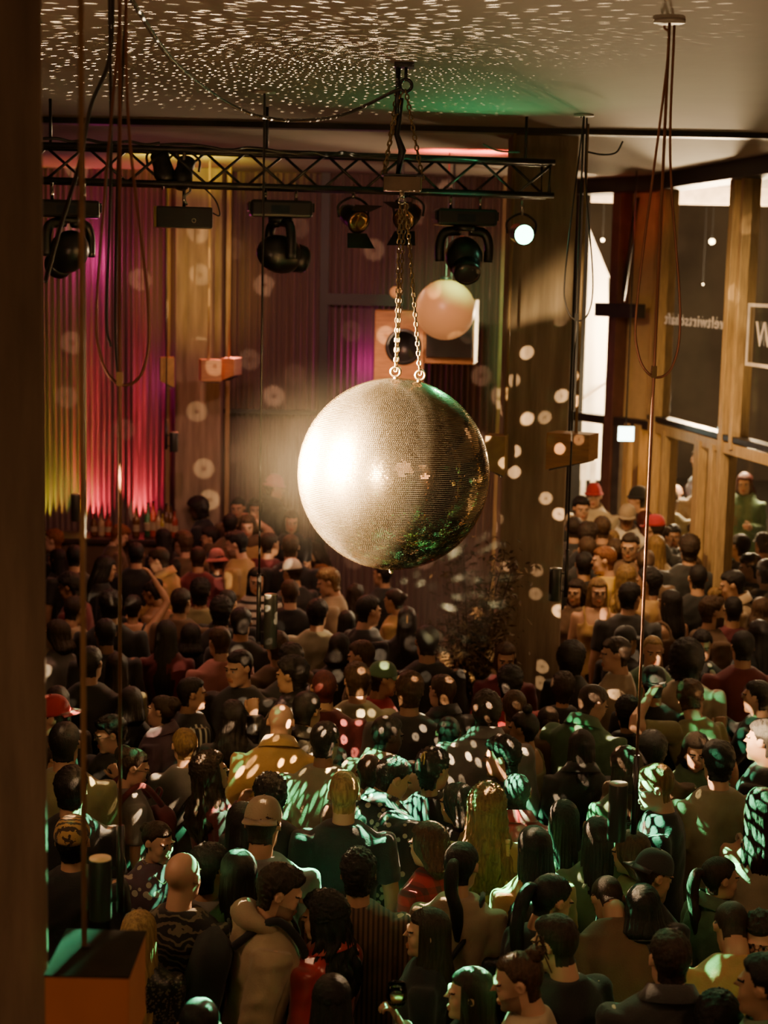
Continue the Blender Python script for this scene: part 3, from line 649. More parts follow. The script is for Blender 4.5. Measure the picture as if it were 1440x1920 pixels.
# curtain washes
for u, c, e in ((90, (.75, .75, .05), 70), (112, (1, .6, .1), 40), (146, (1, .35, .1), 40), (131, (.2, 1, .15), 14), (152, (1, .75, .05), 60), (173, (1, .06, .09), 240), (195, (1, .05, .1), 90), (259, (1, .06, .09), 260), (285, (1, .03, .12), 40)):
    p = at(u, 1000, WB - .40); spot('curtain_uplight', (p.x, WB - .40, 1.6), (p.x, WB - .20, 4.3), e * 2.0, c, 9, 1, .01); spot('curtain_uplight', (p.x, WB - .37, 1.62), (p.x, WB - .33, 3.0), e * .45, c, 64, 1, .01)
for u, v, e, c in ((180, 487, 26, (1, .05, .5)), (690, 690, 16, (1, .05, .6)), (312, 715, 8, (1, .08, .6))):
    p = at(u, v, WB - .48); point('magenta_lamp', p, e * .2, c, .03)
spot('purple_wash', (-1.6, 11.3, 4.9), (-2.4, WB, 3.6), 110, (1, .38, .36), 70, 1, .1)
spot('purple_wash', (-.2, 11.3, 4.9), (-.3, WB, 3.6), 150, (1, .50, .38), 70, 1, .1)
spot('green_wash', (.55, 13.2, 4.6), (.9, WB, 3.6), 190, (.45, 1, .35), 34, 1, .1)
pY = tpt(330, 325, .1); pY3 = at(318, 320, 14.6); spot('yellow_uplight', (pY3.x, 14.6, CEIL - .35), (pY3.x + .02, 15.0, CEIL), 230, (1, .78, .05), 85, .6, .03)
pY2 = at(355, 450, 15.6); spot('yellow_column', (pY.x, pY.y + .3, tz - .2), at(372, 520, 16.4), 420, (1, .62, .12), 16, 1, .03)
for u_, e_ in ((835, 60), (915, 75)):
    pR_ = at(u_, 300, 14.0); spot('red_uplight', (pR_.x, 14.0, CEIL - .22), (pR_.x, 14.05, CEIL), e_, (1, .06, .035), 140, .8, .03)
spot('red_rim', (2.2, 15.0, 4.9), facade_pt(A1, B1, .5, 5.1), 24, (1, .08, .05), 40, 1, .03)
pG = tpt(977, 438); spot('green_par', (pG.x, pG.y - .16, pG.z), (pG.x - .4, 5.0, 1.2), 200, (.12, 1, .38), 46, .8, .05)
spot('green_glow', (pG.x - .25, pG.y - .25, pG.z + .05), (pG.x - .35, pG.y - .75, CEIL), 14, (.10, 1, .35), 130, 1, .05)
spot('entrance_amber', (1.2, 12.9, 4.9), (3.2, 15.6, 2.0), 320, (1, .62, .24), 80, 1, .1)
spot('bar_red', (-1.5, 16.9, 3.9), (-2.0, 14.2, 1.4), 130, (1, .20, .10), 95, 1, .15)
spot('tan_jacket', (-2.4, 5.6, 5.2), (-.62, 10.2, 1.5), 330, (1, .60, .22), 16, .8, .05)
for u, v, d, e in ((1110, 600, 20.2, 160), (1330, 640, 20.5, 2400), (1400, 760, 18.3, 350)):
    point('street_lamp_glow', at(u, v, d), e, (1, .70, .38), .2)
W = bpy.data.worlds.new('night'); scn.world = W; W.use_nodes = True
W.node_tree.nodes['Background'].inputs[0].default_value = (.012, .009, .006, 1); W.node_tree.nodes['Background'].inputs[1].default_value = 1
# haze added for the lens bloom round the ball, and smoke below
def haze(name, c, r_, dens, lab, scale, lo, hi, colr=(1, .9, .75)):
    m = bpy.data.materials.new(name); m.use_nodes = True; nt = m.node_tree; nt.nodes.clear(); L = nt.links.new
    out = nn(nt, 'ShaderNodeOutputMaterial'); vs = nn(nt, 'ShaderNodeVolumeScatter'); L(vs.outputs[0], out.inputs['Volume']); vs.inputs['Color'].default_value = (*colr, 1)
    tc = nn(nt, 'ShaderNodeTexCoord'); nz_ = nn(nt, 'ShaderNodeTexNoise'); nz_.inputs['Scale'].default_value = scale; nz_.inputs['Detail'].default_value = 3; L(tc.outputs['Object'], nz_.inputs['Vector'])
    ln = nn(nt, 'ShaderNodeVectorMath', operation='LENGTH'); dv = nn(nt, 'ShaderNodeVectorMath', operation='DIVIDE'); dv.inputs[1].default_value = r_; L(tc.outputs['Object'], dv.inputs[0]); L(dv.outputs[0], ln.inputs[0])
    fo = nn(nt, 'ShaderNodeMapRange', interpolation_type='SMOOTHSTEP'); L(ln.outputs['Value'], fo.inputs[0]); fo.inputs[1].default_value = .15; fo.inputs[2].default_value = 1; fo.inputs[3].default_value = 1; fo.inputs[4].default_value = 0
    mr = nn(nt, 'ShaderNodeMapRange'); L(nz_.outputs['Fac'], mr.inputs[0]); mr.inputs[1].default_value = lo; mr.inputs[2].default_value = hi
    mu = nn(nt, 'ShaderNodeMath', operation='MULTIPLY'); L(fo.outputs[0], mu.inputs[0]); L(mr.outputs[0], mu.inputs[1]); m2 = nn(nt, 'ShaderNodeMath', operation='MULTIPLY'); L(mu.outputs[0], m2.inputs[0]); m2.inputs[1].default_value = dens; L(m2.outputs[0], vs.inputs['Density'])
    o = MB().ell((0, 0, 0), r_, nu=24, nv=14).build(name, m, None, True); o.location = c
    return tag(o, lab, 'haze', None, 'stuff')
haze('haze', BALL + Vector((-.32, .35, .02)), (.72, .5, .62), .010, 'warm glowing haze around the bright side of the mirror ball', 2.0, .1, .8)
pz = at(850, 1090, 10.6); haze('smoke', pz, (.42, .5, .60), 2.6, 'pale green smoke drifting between the ball and the plant', 3.2, .42, .75, (.75, .95, .8))
scn.view_settings.view_transform = 'AgX'; scn.view_settings.look = 'AgX - Base Contrast'; scn.view_settings.exposure = .52
scn.cycles.use_denoising = True
scn.cycles.max_bounces = 5; scn.cycles.diffuse_bounces = 2; scn.cycles.glossy_bounces = 3; scn.cycles.transparent_max_bounces = 8
scn.cycles.sample_clamp_indirect = 3; scn.cycles.caustics_reflective = False; scn.cycles.caustics_refractive = False
# ------------------------------------------------------------------ people: heads
def smin(a, b, k):
    h = np.clip(.5 + .5 * (b - a) / k, 0, 1); return b + (a - b) * h - k * h * (1 - h)
def smax(a, b, k): return -smin(-a, -b, k)
def sd_ell(p, c, r):
    q = (p - np.array(c)) / np.array(r); l = np.linalg.norm(q, axis=-1); g = np.linalg.norm(q / np.array(r), axis=-1)
    return l * (l - 1) / np.maximum(g, 1e-6)
def sd_cap(p, a, b, ra, rb):
    a, b = np.array(a), np.array(b); ab = b - a; t = np.clip(((p - a) @ ab) / (ab @ ab), 0, 1)
    return np.linalg.norm(p - a - t[:, None] * ab, axis=-1) - (ra + (rb - ra) * t)
EYE = (.031, .072, .004)
def sd_head(p, sex, ears=True, face=True):
    m = sex == 'm'; P = p.copy(); P[:, 0] = np.abs(P[:, 0])
    d = sd_ell(P, (0, -.018, .030), (.075, .095, .086))
    d = smin(d, sd_ell(P, (0, .026, -.030), (.060 if m else .056, .060, .086)), .03)
    d = smin(d, sd_ell(P, (.030, .020, -.075), (.026 if m else .020, .045, .028)), .03)       # jaw corner
    d = smin(d, sd_ell(P, (0, .064, -.097), (.024 if m else .018, .021, .020)), .022)          # chin
    d = smin(d, sd_ell(P, (.036, .056, -.028), (.022, .022, .024)), .02)                      # cheek
    d = smin(d, sd_cap(P, (0, -.022, -.05), (0, -.05, -.21), .056 if m else .047, .058 if m else .048), .02)
    if face:
        d = smin(d, sd_ell(P, (.022, .078, .024), (.034, .014, .010)), .012)
        d = smax(d, -(sd_ell(P, (.031, .100, .004), (.019, .020, .012))), .010)
        d = smin(d, np.linalg.norm(P - np.array(EYE), axis=-1) - .0145, .003)
        d = smin(d, sd_cap(P, (0, .083, .014), (0, .111, -.026), .007, .0105 if m else .009), .012)
        d = smin(d, sd_ell(P, (.011, .099, -.032), (.009, .010, .007)), .006)
        d = smin(d, sd_ell(P, (0, .086, -.0575), (.023, .010, .0055)), .006)
        d = smin(d, sd_ell(P, (0, .084, -.0690), (.019, .010, .0065)), .006)
        d = smax(d, -sd_ell(P, (0, .100, -.0630), (.020, .008, .0018)), .003)
    if ears:
        e = sd_ell(P, (.079, -.012, -.004), (.011, .021, .033)); e = smax(e, -sd_ell(P, (.092, -.006, .0), (.010, .011, .018)), .006)
        d = smin(d, e, .008)
    return d
def shoot(D, sex, **kw):
    C0 = np.array((0, .0, -.01)); t = np.full(len(D), .02); live = np.ones(len(D), bool)
    for _ in range(90):
        s = -sd_head(C0 + D * t[:, None], sex, **kw); live &= s > 2e-4; t = np.where(live, t + np.maximum(s * .8, 1e-4), t)
        if not live.any(): break
    return C0, np.minimum(t, .26)
def dirs(na, ne):
    # azimuth 0 = +Y (face); denser toward the face
    u = np.arange(na) / na * 2 * np.pi; az = u - .45 * np.sin(u)
    e = np.linspace(-1, 1, ne); el = (e * .92 + .08 * np.sin(e * np.pi)) * 1.553 
    A, Ee = np.meshgrid(az, el)
    return np.stack([np.sin(A) * np.cos(Ee), np.cos(A) * np.cos(Ee), np.sin(Ee)], -1).reshape(-1, 3), A.ravel(), Ee.ravel()
def grid_faces(na, ne):
    return [(i * na + j, i * na + (j + 1) % na, (i + 1) * na + (j + 1) % na, (i + 1) * na + j) for i in range(ne - 1) for j in range(na)] + [tuple(range(na))[::-1], tuple((ne - 1) * na + j for j in range(na))]
HN = {0: (56, 42), 1: (112, 88)}
HEADS = {}
SK, EW, EB, LIP, BRD, SCP = range(6)
def hairline(p, recede=0.):
    """>0 where scalp hair grows"""
    x, y, z = np.abs(p[:, 0]), p[:, 1], p[:, 2]
    front = z - (.062 + recede) - .25 * np.maximum(0, .05 - y)*0 ; side = (-.012 - y) * 1.0
    lo = z + .075
    s = np.where(y > .035, front, np.where(y > -.004, z - np.interp(y, [-.004, .035], [.0, .058 + recede]), np.maximum(lo, -1)))
    return s
def head_mesh(sex, lod):
    if (sex, lod) in HEADS: return HEADS[(sex, lod)]
    na, ne = HN[lod]; D, A, Ee = dirs(na, ne); C0, t = shoot(D, sex)
    v = C0 + D * t[:, None]; f = grid_faces(na, ne)
    HEADS[(sex, lod)] = (v, f); return v, f
def head_mats(v, f, beard, scalp, recede):
    c = np.array([v[list(q)].mean(0) for q in f]); x, y, z = np.abs(c[:, 0]), c[:, 1], c[:, 2]
    m = np.zeros(len(f), int)
    de = np.linalg.norm(np.stack([x, y, z], 1) - np.array(EYE), axis=1)
    ey = (de < .0158) & (y > .078) & (np.abs(z - .004) < .0068); m[ey] = EW; m[ey & (np.abs(x - .031) < .0062)] = EB
    m[(y > .06) & (z > .0185 + .06 * np.abs(x - .030)*0) & (z < .0265) & (x > .012) & (x < .052)] = EB
    m[(y > .070) & (x < .0235) & (z < -.0515) & (z > -.0765) & (y > .080)] = LIP
    if beard:
        b = (z < -.034) & (y > .0) & (z > -.135) & (x < .075) & ~((x < .023) & (z > -.076) & (z < -.050)) & ~((z > -.046) & (x < .012)) & (z < -.034 - .35 * np.maximum(0, y - .055) + np.where(x < .026, .012, 0)) & (z > -.125)
        m[b] = BRD
    if scalp: eg = ((y + .010) / .025) ** 2 + ((z + .006) / .038) ** 2; m[(hairline(c, recede) > 0) & (y < .09) & ~((eg < 1) & (x > .055)) & ~((z < -.02) & (y > -.036) & (x > .03))] = SCP
    return m
# ------------------------------------------------------------------ people: bodies
def remesh(mb, vox, smooth=4, name='tmp'):
    me = mb.mesh(name, True); o = bpy.data.objects.new(name, me); col.objects.link(o)
    r = o.modifiers.new('r', 'REMESH'); r.mode = 'VOXEL'; r.voxel_size = vox
    if smooth: s = o.modifiers.new('s', 'SMOOTH'); s.iterations = smooth; s.factor = .5
    dg = bpy.context.evaluated_depsgraph_get(); ev = o.evaluated_get(dg).to_mesh()
    v = np.empty(len(ev.vertices) * 3, np.float32); ev.vertices.foreach_get('co', v)
    f = [tuple(p.vertices) for p in ev.polygons]
    o.evaluated_get(dg).to_mesh_clear(); bpy.data.objects.remove(o); bpy.data.meshes.remove(me)
    return v.reshape(-1, 3).astype(float), f
DIM = {'m': dict(sh=.188, ch=1.0, hip=.166, wa=.150, limb=1.0, nk=.062), 'f': dict(sh=.158, ch=.86, hip=.172, wa=.124, limb=.82, nk=.051)}
def torso_rings(sex, g, z0=.84, z1=1.53, n=28):
    D = DIM[sex]; c = D['ch']
    T = [(.84, D['hip'], .118), (.95, D['hip'] + .004, .122), (1.05, D['wa'] + .006, .106), (1.15, D['wa'] + .004, .106), (1.27, .172 * c, .120), (1.36, .180 * c, .118), (1.42, .172 * c, .102), (1.465, .128 * c, .080), (1.50, .080, .066), (1.53, D['nk'], .058)]
    zz = np.array([t[0] for t in T]); ks = [z0] + [z for z in zz if z0 < z < z1] + [z1]; rr = []
    for z in ks:
        rx, ry = np.interp(z, zz, [t[1] for t in T]) + g, np.interp(z, zz, [t[2] for t in T]) + g
        cy = np.interp(z, [.84, 1.05, 1.3, 1.42, 1.53], [0, .012, .0, -.018, -.030])
        a = np.linspace(0, 2 * np.pi, n, endpoint=False); ca, sa = np.cos(a), np.sin(a)
        rr.append(np.stack([np.sign(ca) * np.abs(ca) ** .85 * rx, cy + np.sign(sa) * np.abs(sa) ** .9 * ry, np.full(n, z)], 1))
    return rr
# arm poses: elbow and wrist (right-hand side, x>0), base body 1.75 m
ARM = {'d': ((.245, -.03, 1.145), (.255, .05, .90)), 'h': ((.235, -.02, 1.16), (.13, .23, 1.20)), 'r': ((.30, .07, 1.60), (.19, .14, 1.86)), 'u': ((.36, .05, 1.50), (.10, .10, 1.78)),
       'c': ((.20, .12, 1.17), (.07, .22, 1.42)), 'x': ((.22, .06, 1.17), (-.06, .20, 1.17)), 'f': ((.26, .16, 1.32), (.20, .40, 1.44)), 'k': ((.25, .10, 1.20), (.17, .18, 1.47)), 'w': ((.33, .03, 1.36), (.27, .05, 1.62)), 'q': ((.235, .0, 1.15), (.13, .24, 1.29))}
HANDT = {'d': 'relax', 'h': 'grip', 'r': 'relax', 'u': 'relax', 'c': 'relax', 'x': 'relax', 'f': 'grip', 'k': 'fist', 'w': 'grip', 'q': 'grip'}
def hand_mesh(kind):
    curl = {'relax': 22, 'grip': 52, 'fist': 78, 'flat': 6}[kind]
    mb = MB(); mb.rings([np.array([(math.cos(a) * w, math.sin(a) * h_, z) for a in np.linspace(0, 2 * np.pi, 13)[:-1]]) for z, w, h_ in ((-.03, .026, .020), (0, .030, .018), (.03, .039, .016), (.07, .042, .015), (.092, .038, .012), (.098, .03, .008))])
    for k, (x, L) in enumerate(((-.031, .070), (-.011, .080), (.010, .075), (.030, .058))):
        P = [Vector((x * .9, 0, .080))]; a = R(4)
        for s, fr in enumerate((.45, .32, .25)):
            a += R(curl) * (1 if s else .7); P.append(P[-1] + Vector((x * .06 * (1 - s * .5), math.sin(a), math.cos(a))) * L * fr)
        P.append(P[-1] + (P[-1] - P[-2]) * .12)
        mb.tube(P, [.0092, .0090, .0082, .0072, .003], 8)
    P = [Vector((-.028, .004, .018)), Vector((-.052, .014, .045)), Vector((-.062, .026, .072)), Vector((-.060, .036, .094)), Vector((-.058, .039, .099))]
    mb.tube(P, [.013, .0118, .0105, .0092, .004], 8)
    return remesh(mb, .0042, 2)
HANDS = {}
def arm_pts(sex, code, side):
    D = DIM[sex]; e, w = ARM[code]; k = D['sh'] / .188
    S = Vector((D['sh'] * side, -.018, 1.415)); Ev = Vector((e[0] * k * side, e[1], e[2])); Wv = Vector((w[0] * side * (k if abs(w[0]) > .1 else 1), w[1], w[2]))
    if code in 'ru': S = S + Vector((0, 0, .03))
    u = (Ev - S); Ev = S + u.normalized() * .285; Wv = Ev + (Wv - Ev).normalized() * .25
    return S, Ev, Wv
def limb(mb, S, Ev, Wv, r, g, t1=1., seg=10):
    P = [S + (S - Ev) * .10, S, S.lerp(Ev, .35), S.lerp(Ev, .75), Ev, Ev.lerp(Wv, .25), Ev.lerp(Wv, .65), Wv]
    P[4] = P[4] + (S.lerp(Wv, .5) - P[4]) * .06
    rad = [.046, .062, .052, .045, .043, .044, .036, .029]; L = [0, .1, .3, .45, .55, .68, .85, 1.0]
    k = next(i for i, l in enumerate(L) if l >= t1 - 1e-6) if t1 < 1 else len(P) - 1
    mb.tube(P[:k + 1], [a * r + g for a in rad[:k + 1]], seg)
def bend(v, lean, side=0.):
    if not lean: return v
    v = np.array(v, float); s = np.clip((v[:, 2] - .92) / .5, 0, 1); s = s * s * (3 - 2 * s)
    for ax, L in ((1, lean),):
        a = s * R(L); y, z = v[:, 1] - 0, v[:, 2] - .95
        v[:, 1], v[:, 2] = y * np.cos(a) + z * np.sin(a), .95 + z * np.cos(a) - y * np.sin(a)
    return v
NECKP = np.array((0, -.035, 1.635 - .10))
def head_xf(v, hy, hp, roll=0.):
    """turn head-local vertices and set them on the neck"""
    v = np.array(v, float); w = np.clip((v[:, 2] + .17) / .09, 0, 1); w = w * w * (3 - 2 * w)
    piv = np.array((0, -.03, -.09)); q = v - piv; 
    a = w * R(hp); y, z = q[:, 1] * np.cos(a) - q[:, 2] * np.sin(a), q[:, 1] * np.sin(a) + q[:, 2] * np.cos(a)
    a = w * R(hy); x2 = q[:, 0] * np.cos(a) - y * np.sin(a); y2 = q[:, 0] * np.sin(a) + y * np.cos(a)
    k = (1 - .075 * w)[:, None]
    return np.stack([x2, y2, z], 1) * k + piv + np.array((0, .0, 1.635))
BODY = {}; SHIRT = {}; TROU = {}
def raw_body(sex, la, ra):
    k = (sex, la, ra)
    if k in BODY: return BODY[k]
    mb = MB(); mb.rings(torso_rings(sex, 0, .84, 1.50)); g = DIM[sex]['limb']
    mb.ell((0, 0, .86), (DIM[sex]['hip'], .115, .09))
    if sex == 'f':
        for s in (-1, 1): mb.ell((.065 * s, .085, 1.285), (.058, .05, .058))
    for s, c in ((-1, la), (1, ra)): limb(mb, *arm_pts(sex, c, s), g, 0)
    for s in (-1, 1):
        mb.tube([(s * .085, 0, .92), (s * .09, .005, .75), (s * .09, .012, .50), (s * .092, -.008, .34), (s * .092, -.012, .09), (s * .092, -.012, .04)], [a * (.5 + .5 * g) for a in (.092, .088, .060, .060, .040, .042)], 12)
        mb.ell((s * .097, .055, .038), (.042, .125, .038))
    v, f = remesh(mb, .017, 3); n = len(v)
    V = [v]; F = list(f)
    for s, c in ((-1, la), (1, ra)):
        kd = HANDT[c]
        if kd not in HANDS: HANDS[kd] = hand_mesh(kd)
        hv, hf = HANDS[kd]; S, Ev, Wv = arm_pts(sex, c, s); z = (Wv - Ev).normalized()
        px = Vector((0, 0, 1)) if c in 'hfxq' else Vector((0, 1, 0)); x = (px - z * px.dot(z)).normalized() * -1; y = z.cross(x)
        if y.x * s > 0: y = -y            # palms face the body; fingers curl inward
        M = np.array([x, y, z]); w = hv @ M * (.95 if sex == 'm' else .86) + np.array(Wv + z * .008)
        flip = np.linalg.det(M) < 0
        F += [tuple((i + n for i in (q[::-1] if flip else q))) for q in hf]; V.append(w); n += len(w)
    BODY[k] = (np.vstack(V), F); return BODY[k]
def raw_shirt(sex, la, ra, kind):
    k = (sex, la, ra, kind)
    if k in SHIRT: return SHIRT[k]
    mb = MB(); g = {'t': .014, 'L': .014, 'j': .026, 'h': .030, 's': .010, 'o': .010}[kind]
    top = {'s': 1.37, 'o': 1.30}.get(kind, 1.508); lim = DIM[sex]['limb']
    mb.rings(torso_rings(sex, g, .80 if kind in 'jh' else .83, top))
    if sex == 'f':
        for s in (-1, 1): mb.ell((.065 * s, .088, 1.285), (.064, .056, .064))
    if kind == 's':
        for s in (-1, 1): mb.tube(curve_pts([(s * .085, .105, 1.33), (s * .10, .055, 1.46), (s * .10, -.02, 1.487), (s * .095, -.085, 1.455), (s * .075, -.125, 1.33)], 14), .016, 8)
    elif kind != 'o':
        for s, c in ((-1, la), (1, ra)): limb(mb, *arm_pts(sex, c, s), lim, g + .002, .45 if kind == 't' else 1.)
    v, f = remesh(mb, .014, 5)
    # creases
    amp = {'t': .011, 'L': .013, 'j': .020, 'h': .022, 's': .003, 'o': .003}[kind]
    nrm_ = v - np.stack([np.zeros(len(v)), np.zeros(len(v)), v[:, 2]], 1); l = np.linalg.norm(nrm_, axis=1, keepdims=True); nrm_ /= np.maximum(l, 1e-4)
    sd = sum(ord(ch) for ch in ''.join(k)) % 50
    dsp = np.array([noise.noise(Vector((p[0] * 9 + sd, p[1] * 9, p[2] * 3.5))) + .6 * noise.noise(Vector((p[0] * 16 - p[2] * 12, p[1] * 16, p[2] * 12 + sd))) for p in v])
    v = v + nrm_ * np.maximum(dsp * amp, -.008)[:, None]
    SHIRT[k] = (v, f); return SHIRT[k]
def raw_trousers(sex):
    if sex in TROU: return TROU[sex]
    mb = MB(); mb.rings(torso_rings(sex, .010, .80, 1.0)); mb.ell((0, 0, .86), (DIM[sex]['hip'] + .01, .125, .10))
    for s in (-1, 1): mb.tube([(s * .085, 0, .92), (s * .09, .005, .75), (s * .092, .010, .50), (s * .093, -.006, .34), (s * .093, -.010, .075)], [.104, .098, .078, .074, .062], 12)
    TROU[sex] = remesh(mb, .022, 3); return TROU[sex]
# ------------------------------------------------------------------ people: hair, hats, glasses
def nz(v, s, o=0): return np.array([noise.noise(Vector((p[0] * s[0] + o, p[1] * s[1] + o * .7, p[2] * s[2]))) for p in v])
HAIRC = {}
def cap_shell(sex, T, amp, freq, recede=0., side=1., back=-.075, lod=0, seed=0, front=0., top=0., ear=True):
    na, ne = (72, 54) if lod == 0 else (128, 96)
    D, A, Ee = dirs(na, ne); C0, t = shoot(D, sex, ears=False, face=False); p = C0 + D * t[:, None]
    x, y, z = np.abs(p[:, 0]), p[:, 1], p[:, 2]
    h = hairline(p, recede); h = np.where((y < -.004), z - back, h)
    if ear:
        eg = (((y + .010) / .027) ** 2 + ((z + .006) / .040) ** 2) ** .5 - 1; h = np.minimum(h, np.where(x > .04, eg * .03, 9)); h = np.minimum(h, np.where((x > .04) & (z < -.02), -.036 - y, 9))
    mask = np.clip(h / .016 + .5, 0, 1); mask = mask * mask * (3 - 2 * mask)
    upper = np.clip((z - .02) / .07, 0, 1); fr = np.clip((y - .02) / .05, 0, 1) * np.clip((z - .05) / .03, 0, 1)
    th = T * (side + (1 - side) * upper) + front * fr + top * np.clip((z - .07) / .05, 0, 1)
    st = nz(D, freq, seed) * .7 + nz(D, [q * 2.3 for q in freq], seed + 5) * .4
    strand = np.sin(A * 46 + 3 * nz(D, (3, 3, 3), seed + 9)) * .0012
    th = th * (1 + 0 * st) + amp * st + strand
    if lod: th = th + amp * .35 * nz(D, [q * 5 for q in freq], seed + 3)
    r = t + np.where(mask > 0, -.012 + (np.maximum(th, .003) + .012) * mask, -.012)
    keep = mask.reshape(ne, na); v = C0 + D * r[:, None]; f = grid_faces(na, ne); mk = mask
    f = [q for q in f if max(mk[i] for i in q) > .02]
    return v, f
def drape(length, T, amp, seed, wave=0., n=120, front=.035, spread=.0):
    """long hair: a ribbed curtain that continues the cap of hair round the sides and back of the head"""
    rr = []; K = 32; z0 = .095
    for i in range(K):
        s = i / (K - 1); z = z0 - s * (length + z0)
        if z > .02: q = math.sqrt(max(.05, 1 - ((z - .03) / .088) ** 2)); rx, ry, cy = .074 * q + T * .9, .093 * q + T * .9, -.018
        else:
            u = (.02 - z) / (length + .02); rx = np.interp(u, [0, .3, .75, 1], [.074 + T * .9, .080 + T, .072 + T * .8 + spread, .040 + spread]); ry = np.interp(u, [0, .3, .75, 1], [.093 + T * .9, .082 + T * .7, .056 + T * .4 + spread * .4, .022]); cy = np.interp(u, [0, .3, .6, 1], [-.018, -.036, -.075, -.100])
        a = np.linspace(0, 2 * np.pi, n, endpoint=False); g = min(1, s * 2.2)
        rib = 1 + (.026 * np.sin(a * 13 + seed + 1.5 * s) + .020 * np.sin(a * 29 + seed * 2 + 2 * s) + .012 * np.sin(a * 47 + 3 * s) + .05 * np.array([noise.noise(Vector((math.cos(q) * 2.4, math.sin(q) * 2.4, s * 1.2 + seed))) for q in a])) * g
        if amp: rib = rib + amp * g * np.array([noise.noise(Vector((math.cos(q) * 4, math.sin(q) * 4, s * 9 + seed))) + .5 * noise.noise(Vector((math.cos(q) * 10, math.sin(q) * 10, s * 22 + seed))) for q in a])
        yy = cy + np.sin(a) * ry * rib; yy = np.where(yy > front, front, yy)
        rr.append(np.stack([np.cos(a) * rx * rib + wave * math.sin(s * 9 + seed) * g, yy, np.full(n, z)], 1))
    mb = MB(); mb.rings(rr); return mb.v[0], mb.f
def join(*vf):
    mb = MB()
    for v, f in vf: mb.add(v, f)
    return np.vstack(mb.v), mb.f
def mbvf(mb): return np.vstack(mb.v), mb.f
def hair_raw(style, sex, lod, seed):
    k = (style, sex, lod, seed)
    if k in HAIRC: return HAIRC[k]
    c = lambda *a, **kw: cap_shell(sex, *a, lod=lod, seed=seed, ear=style not in ('afro', 'long', 'verylong', 'wavy', 'bigcurl', 'bob', 'shaggy'), **kw)
    if style == 'short': r = c(.016, .005, (9, 9, 9), side=.55, front=.008)
    elif style == 'fade': r = c(.014, .004, (8, 8, 8), side=.15, front=.016, top=.006, back=-.04)
    elif style == 'buzz': r = c(.004, .001, (9, 9, 9), side=.6, recede=.012)
    elif style == 'recede': r = c(.009, .004, (11, 11, 11), side=.8, recede=.02)
    elif style == 'messy': r = c(.026, .012, (7, 7, 7), side=.7, front=.012)
    elif style == 'curly': r = c(.030, .016, (11, 11, 11), side=.75, back=-.085)
    elif style == 'slick': r = c(.012, .003, (4, 22, 4), side=.2, top=.016, back=-.03)
    elif style == 'afro': r = c(.055, .014, (9, 9, 9), side=.95, back=-.085)
    elif style == 'long': r = join(c(.014, .003, (5, 18, 5), back=.0), drape(.36, .014, .03, seed))
    elif style == 'verylong': r = join(c(.014, .003, (5, 18, 5), back=.0), drape(.50, .015, .03, seed, spread=.012))
    elif style == 'wavy': r = join(c(.020, .008, (7, 7, 7), back=.0), drape(.34, .020, .10, seed, wave=.006, spread=.025))
    elif style == 'bigcurl': r = join(c(.034, .014, (10, 10, 10), back=.0), drape(.42, .034, .22, seed, spread=.045))
    elif style == 'bob': r = join(c(.018, .004, (5, 14, 5), back=.0), drape(.145, .018, .03, seed, spread=.035, front=.045))
    elif style == 'shaggy': r = join(c(.024, .010, (6, 6, 6), back=.0), drape(.17, .024, .13, seed, spread=.03))
    elif style == 'pony':
        mb = MB(); mb.tube(curve_pts([(0, -.105, .03), (0, -.150, .035), (0, -.165, -.05), (.01, -.150, -.18), (.015, -.135, -.30)], 18), list(np.interp(np.linspace(0, 1, 22), [0, .1, .4, .8, 1], [.016, .024, .036, .028, .008]))[:len(curve_pts([(0, 0, 0)] * 5, 18))], 14); mb.torus((0, -.118, .034), .019, .007, 'Y')
        r = join(c(.010, .003, (4, 20, 4)), mbvf(mb))
    elif style in ('bun', 'topknot', 'updo'):
        mb = MB(); ce, rr = {'bun': ((0, -.118, .045), .036), 'topknot': ((0, -.045, .145), .034), 'updo': ((0, -.09, .075), .055)}[style]
        mb.ell(ce, (rr * 1.1, rr, rr * .95), nu=24, nv=16); v = mb.v[0]; ctr = np.array(ce)
        mb.v[0] = ctr + (v - ctr) * (1 + .22 * nz(v, (40, 40, 40), seed))[:, None]; mb.torus(ce, rr * .8, rr * .3, 'X')
        r = join(c(.011, .004, (5, 18, 5), back=-.07), mbvf(mb))
    elif style == 'manbun':
        mb = MB(); mb.ell((0, -.10, .10), (.04, .038, .036)); v = mb.v[0]; ctr = np.array((0, -.10, .10)); mb.v[0] = ctr + (v - ctr) * (1 + .3 * nz(v, (50, 50, 50), 2))[:, None]
        for k_ in range(14): a = rnd.uniform(-1, 1); mb.tube(curve_pts([(a * .03, -.10, .11), (a * .05, -.13, .12 + rnd.uniform(-.05, .05)), (a * .06, -.15, .10 + rnd.uniform(-.08, .06))], 6), .003, 5)
        r = join(c(.010, .006, (4, 18, 4), recede=.012), mbvf(mb))
    HAIRC[k] = r; return r
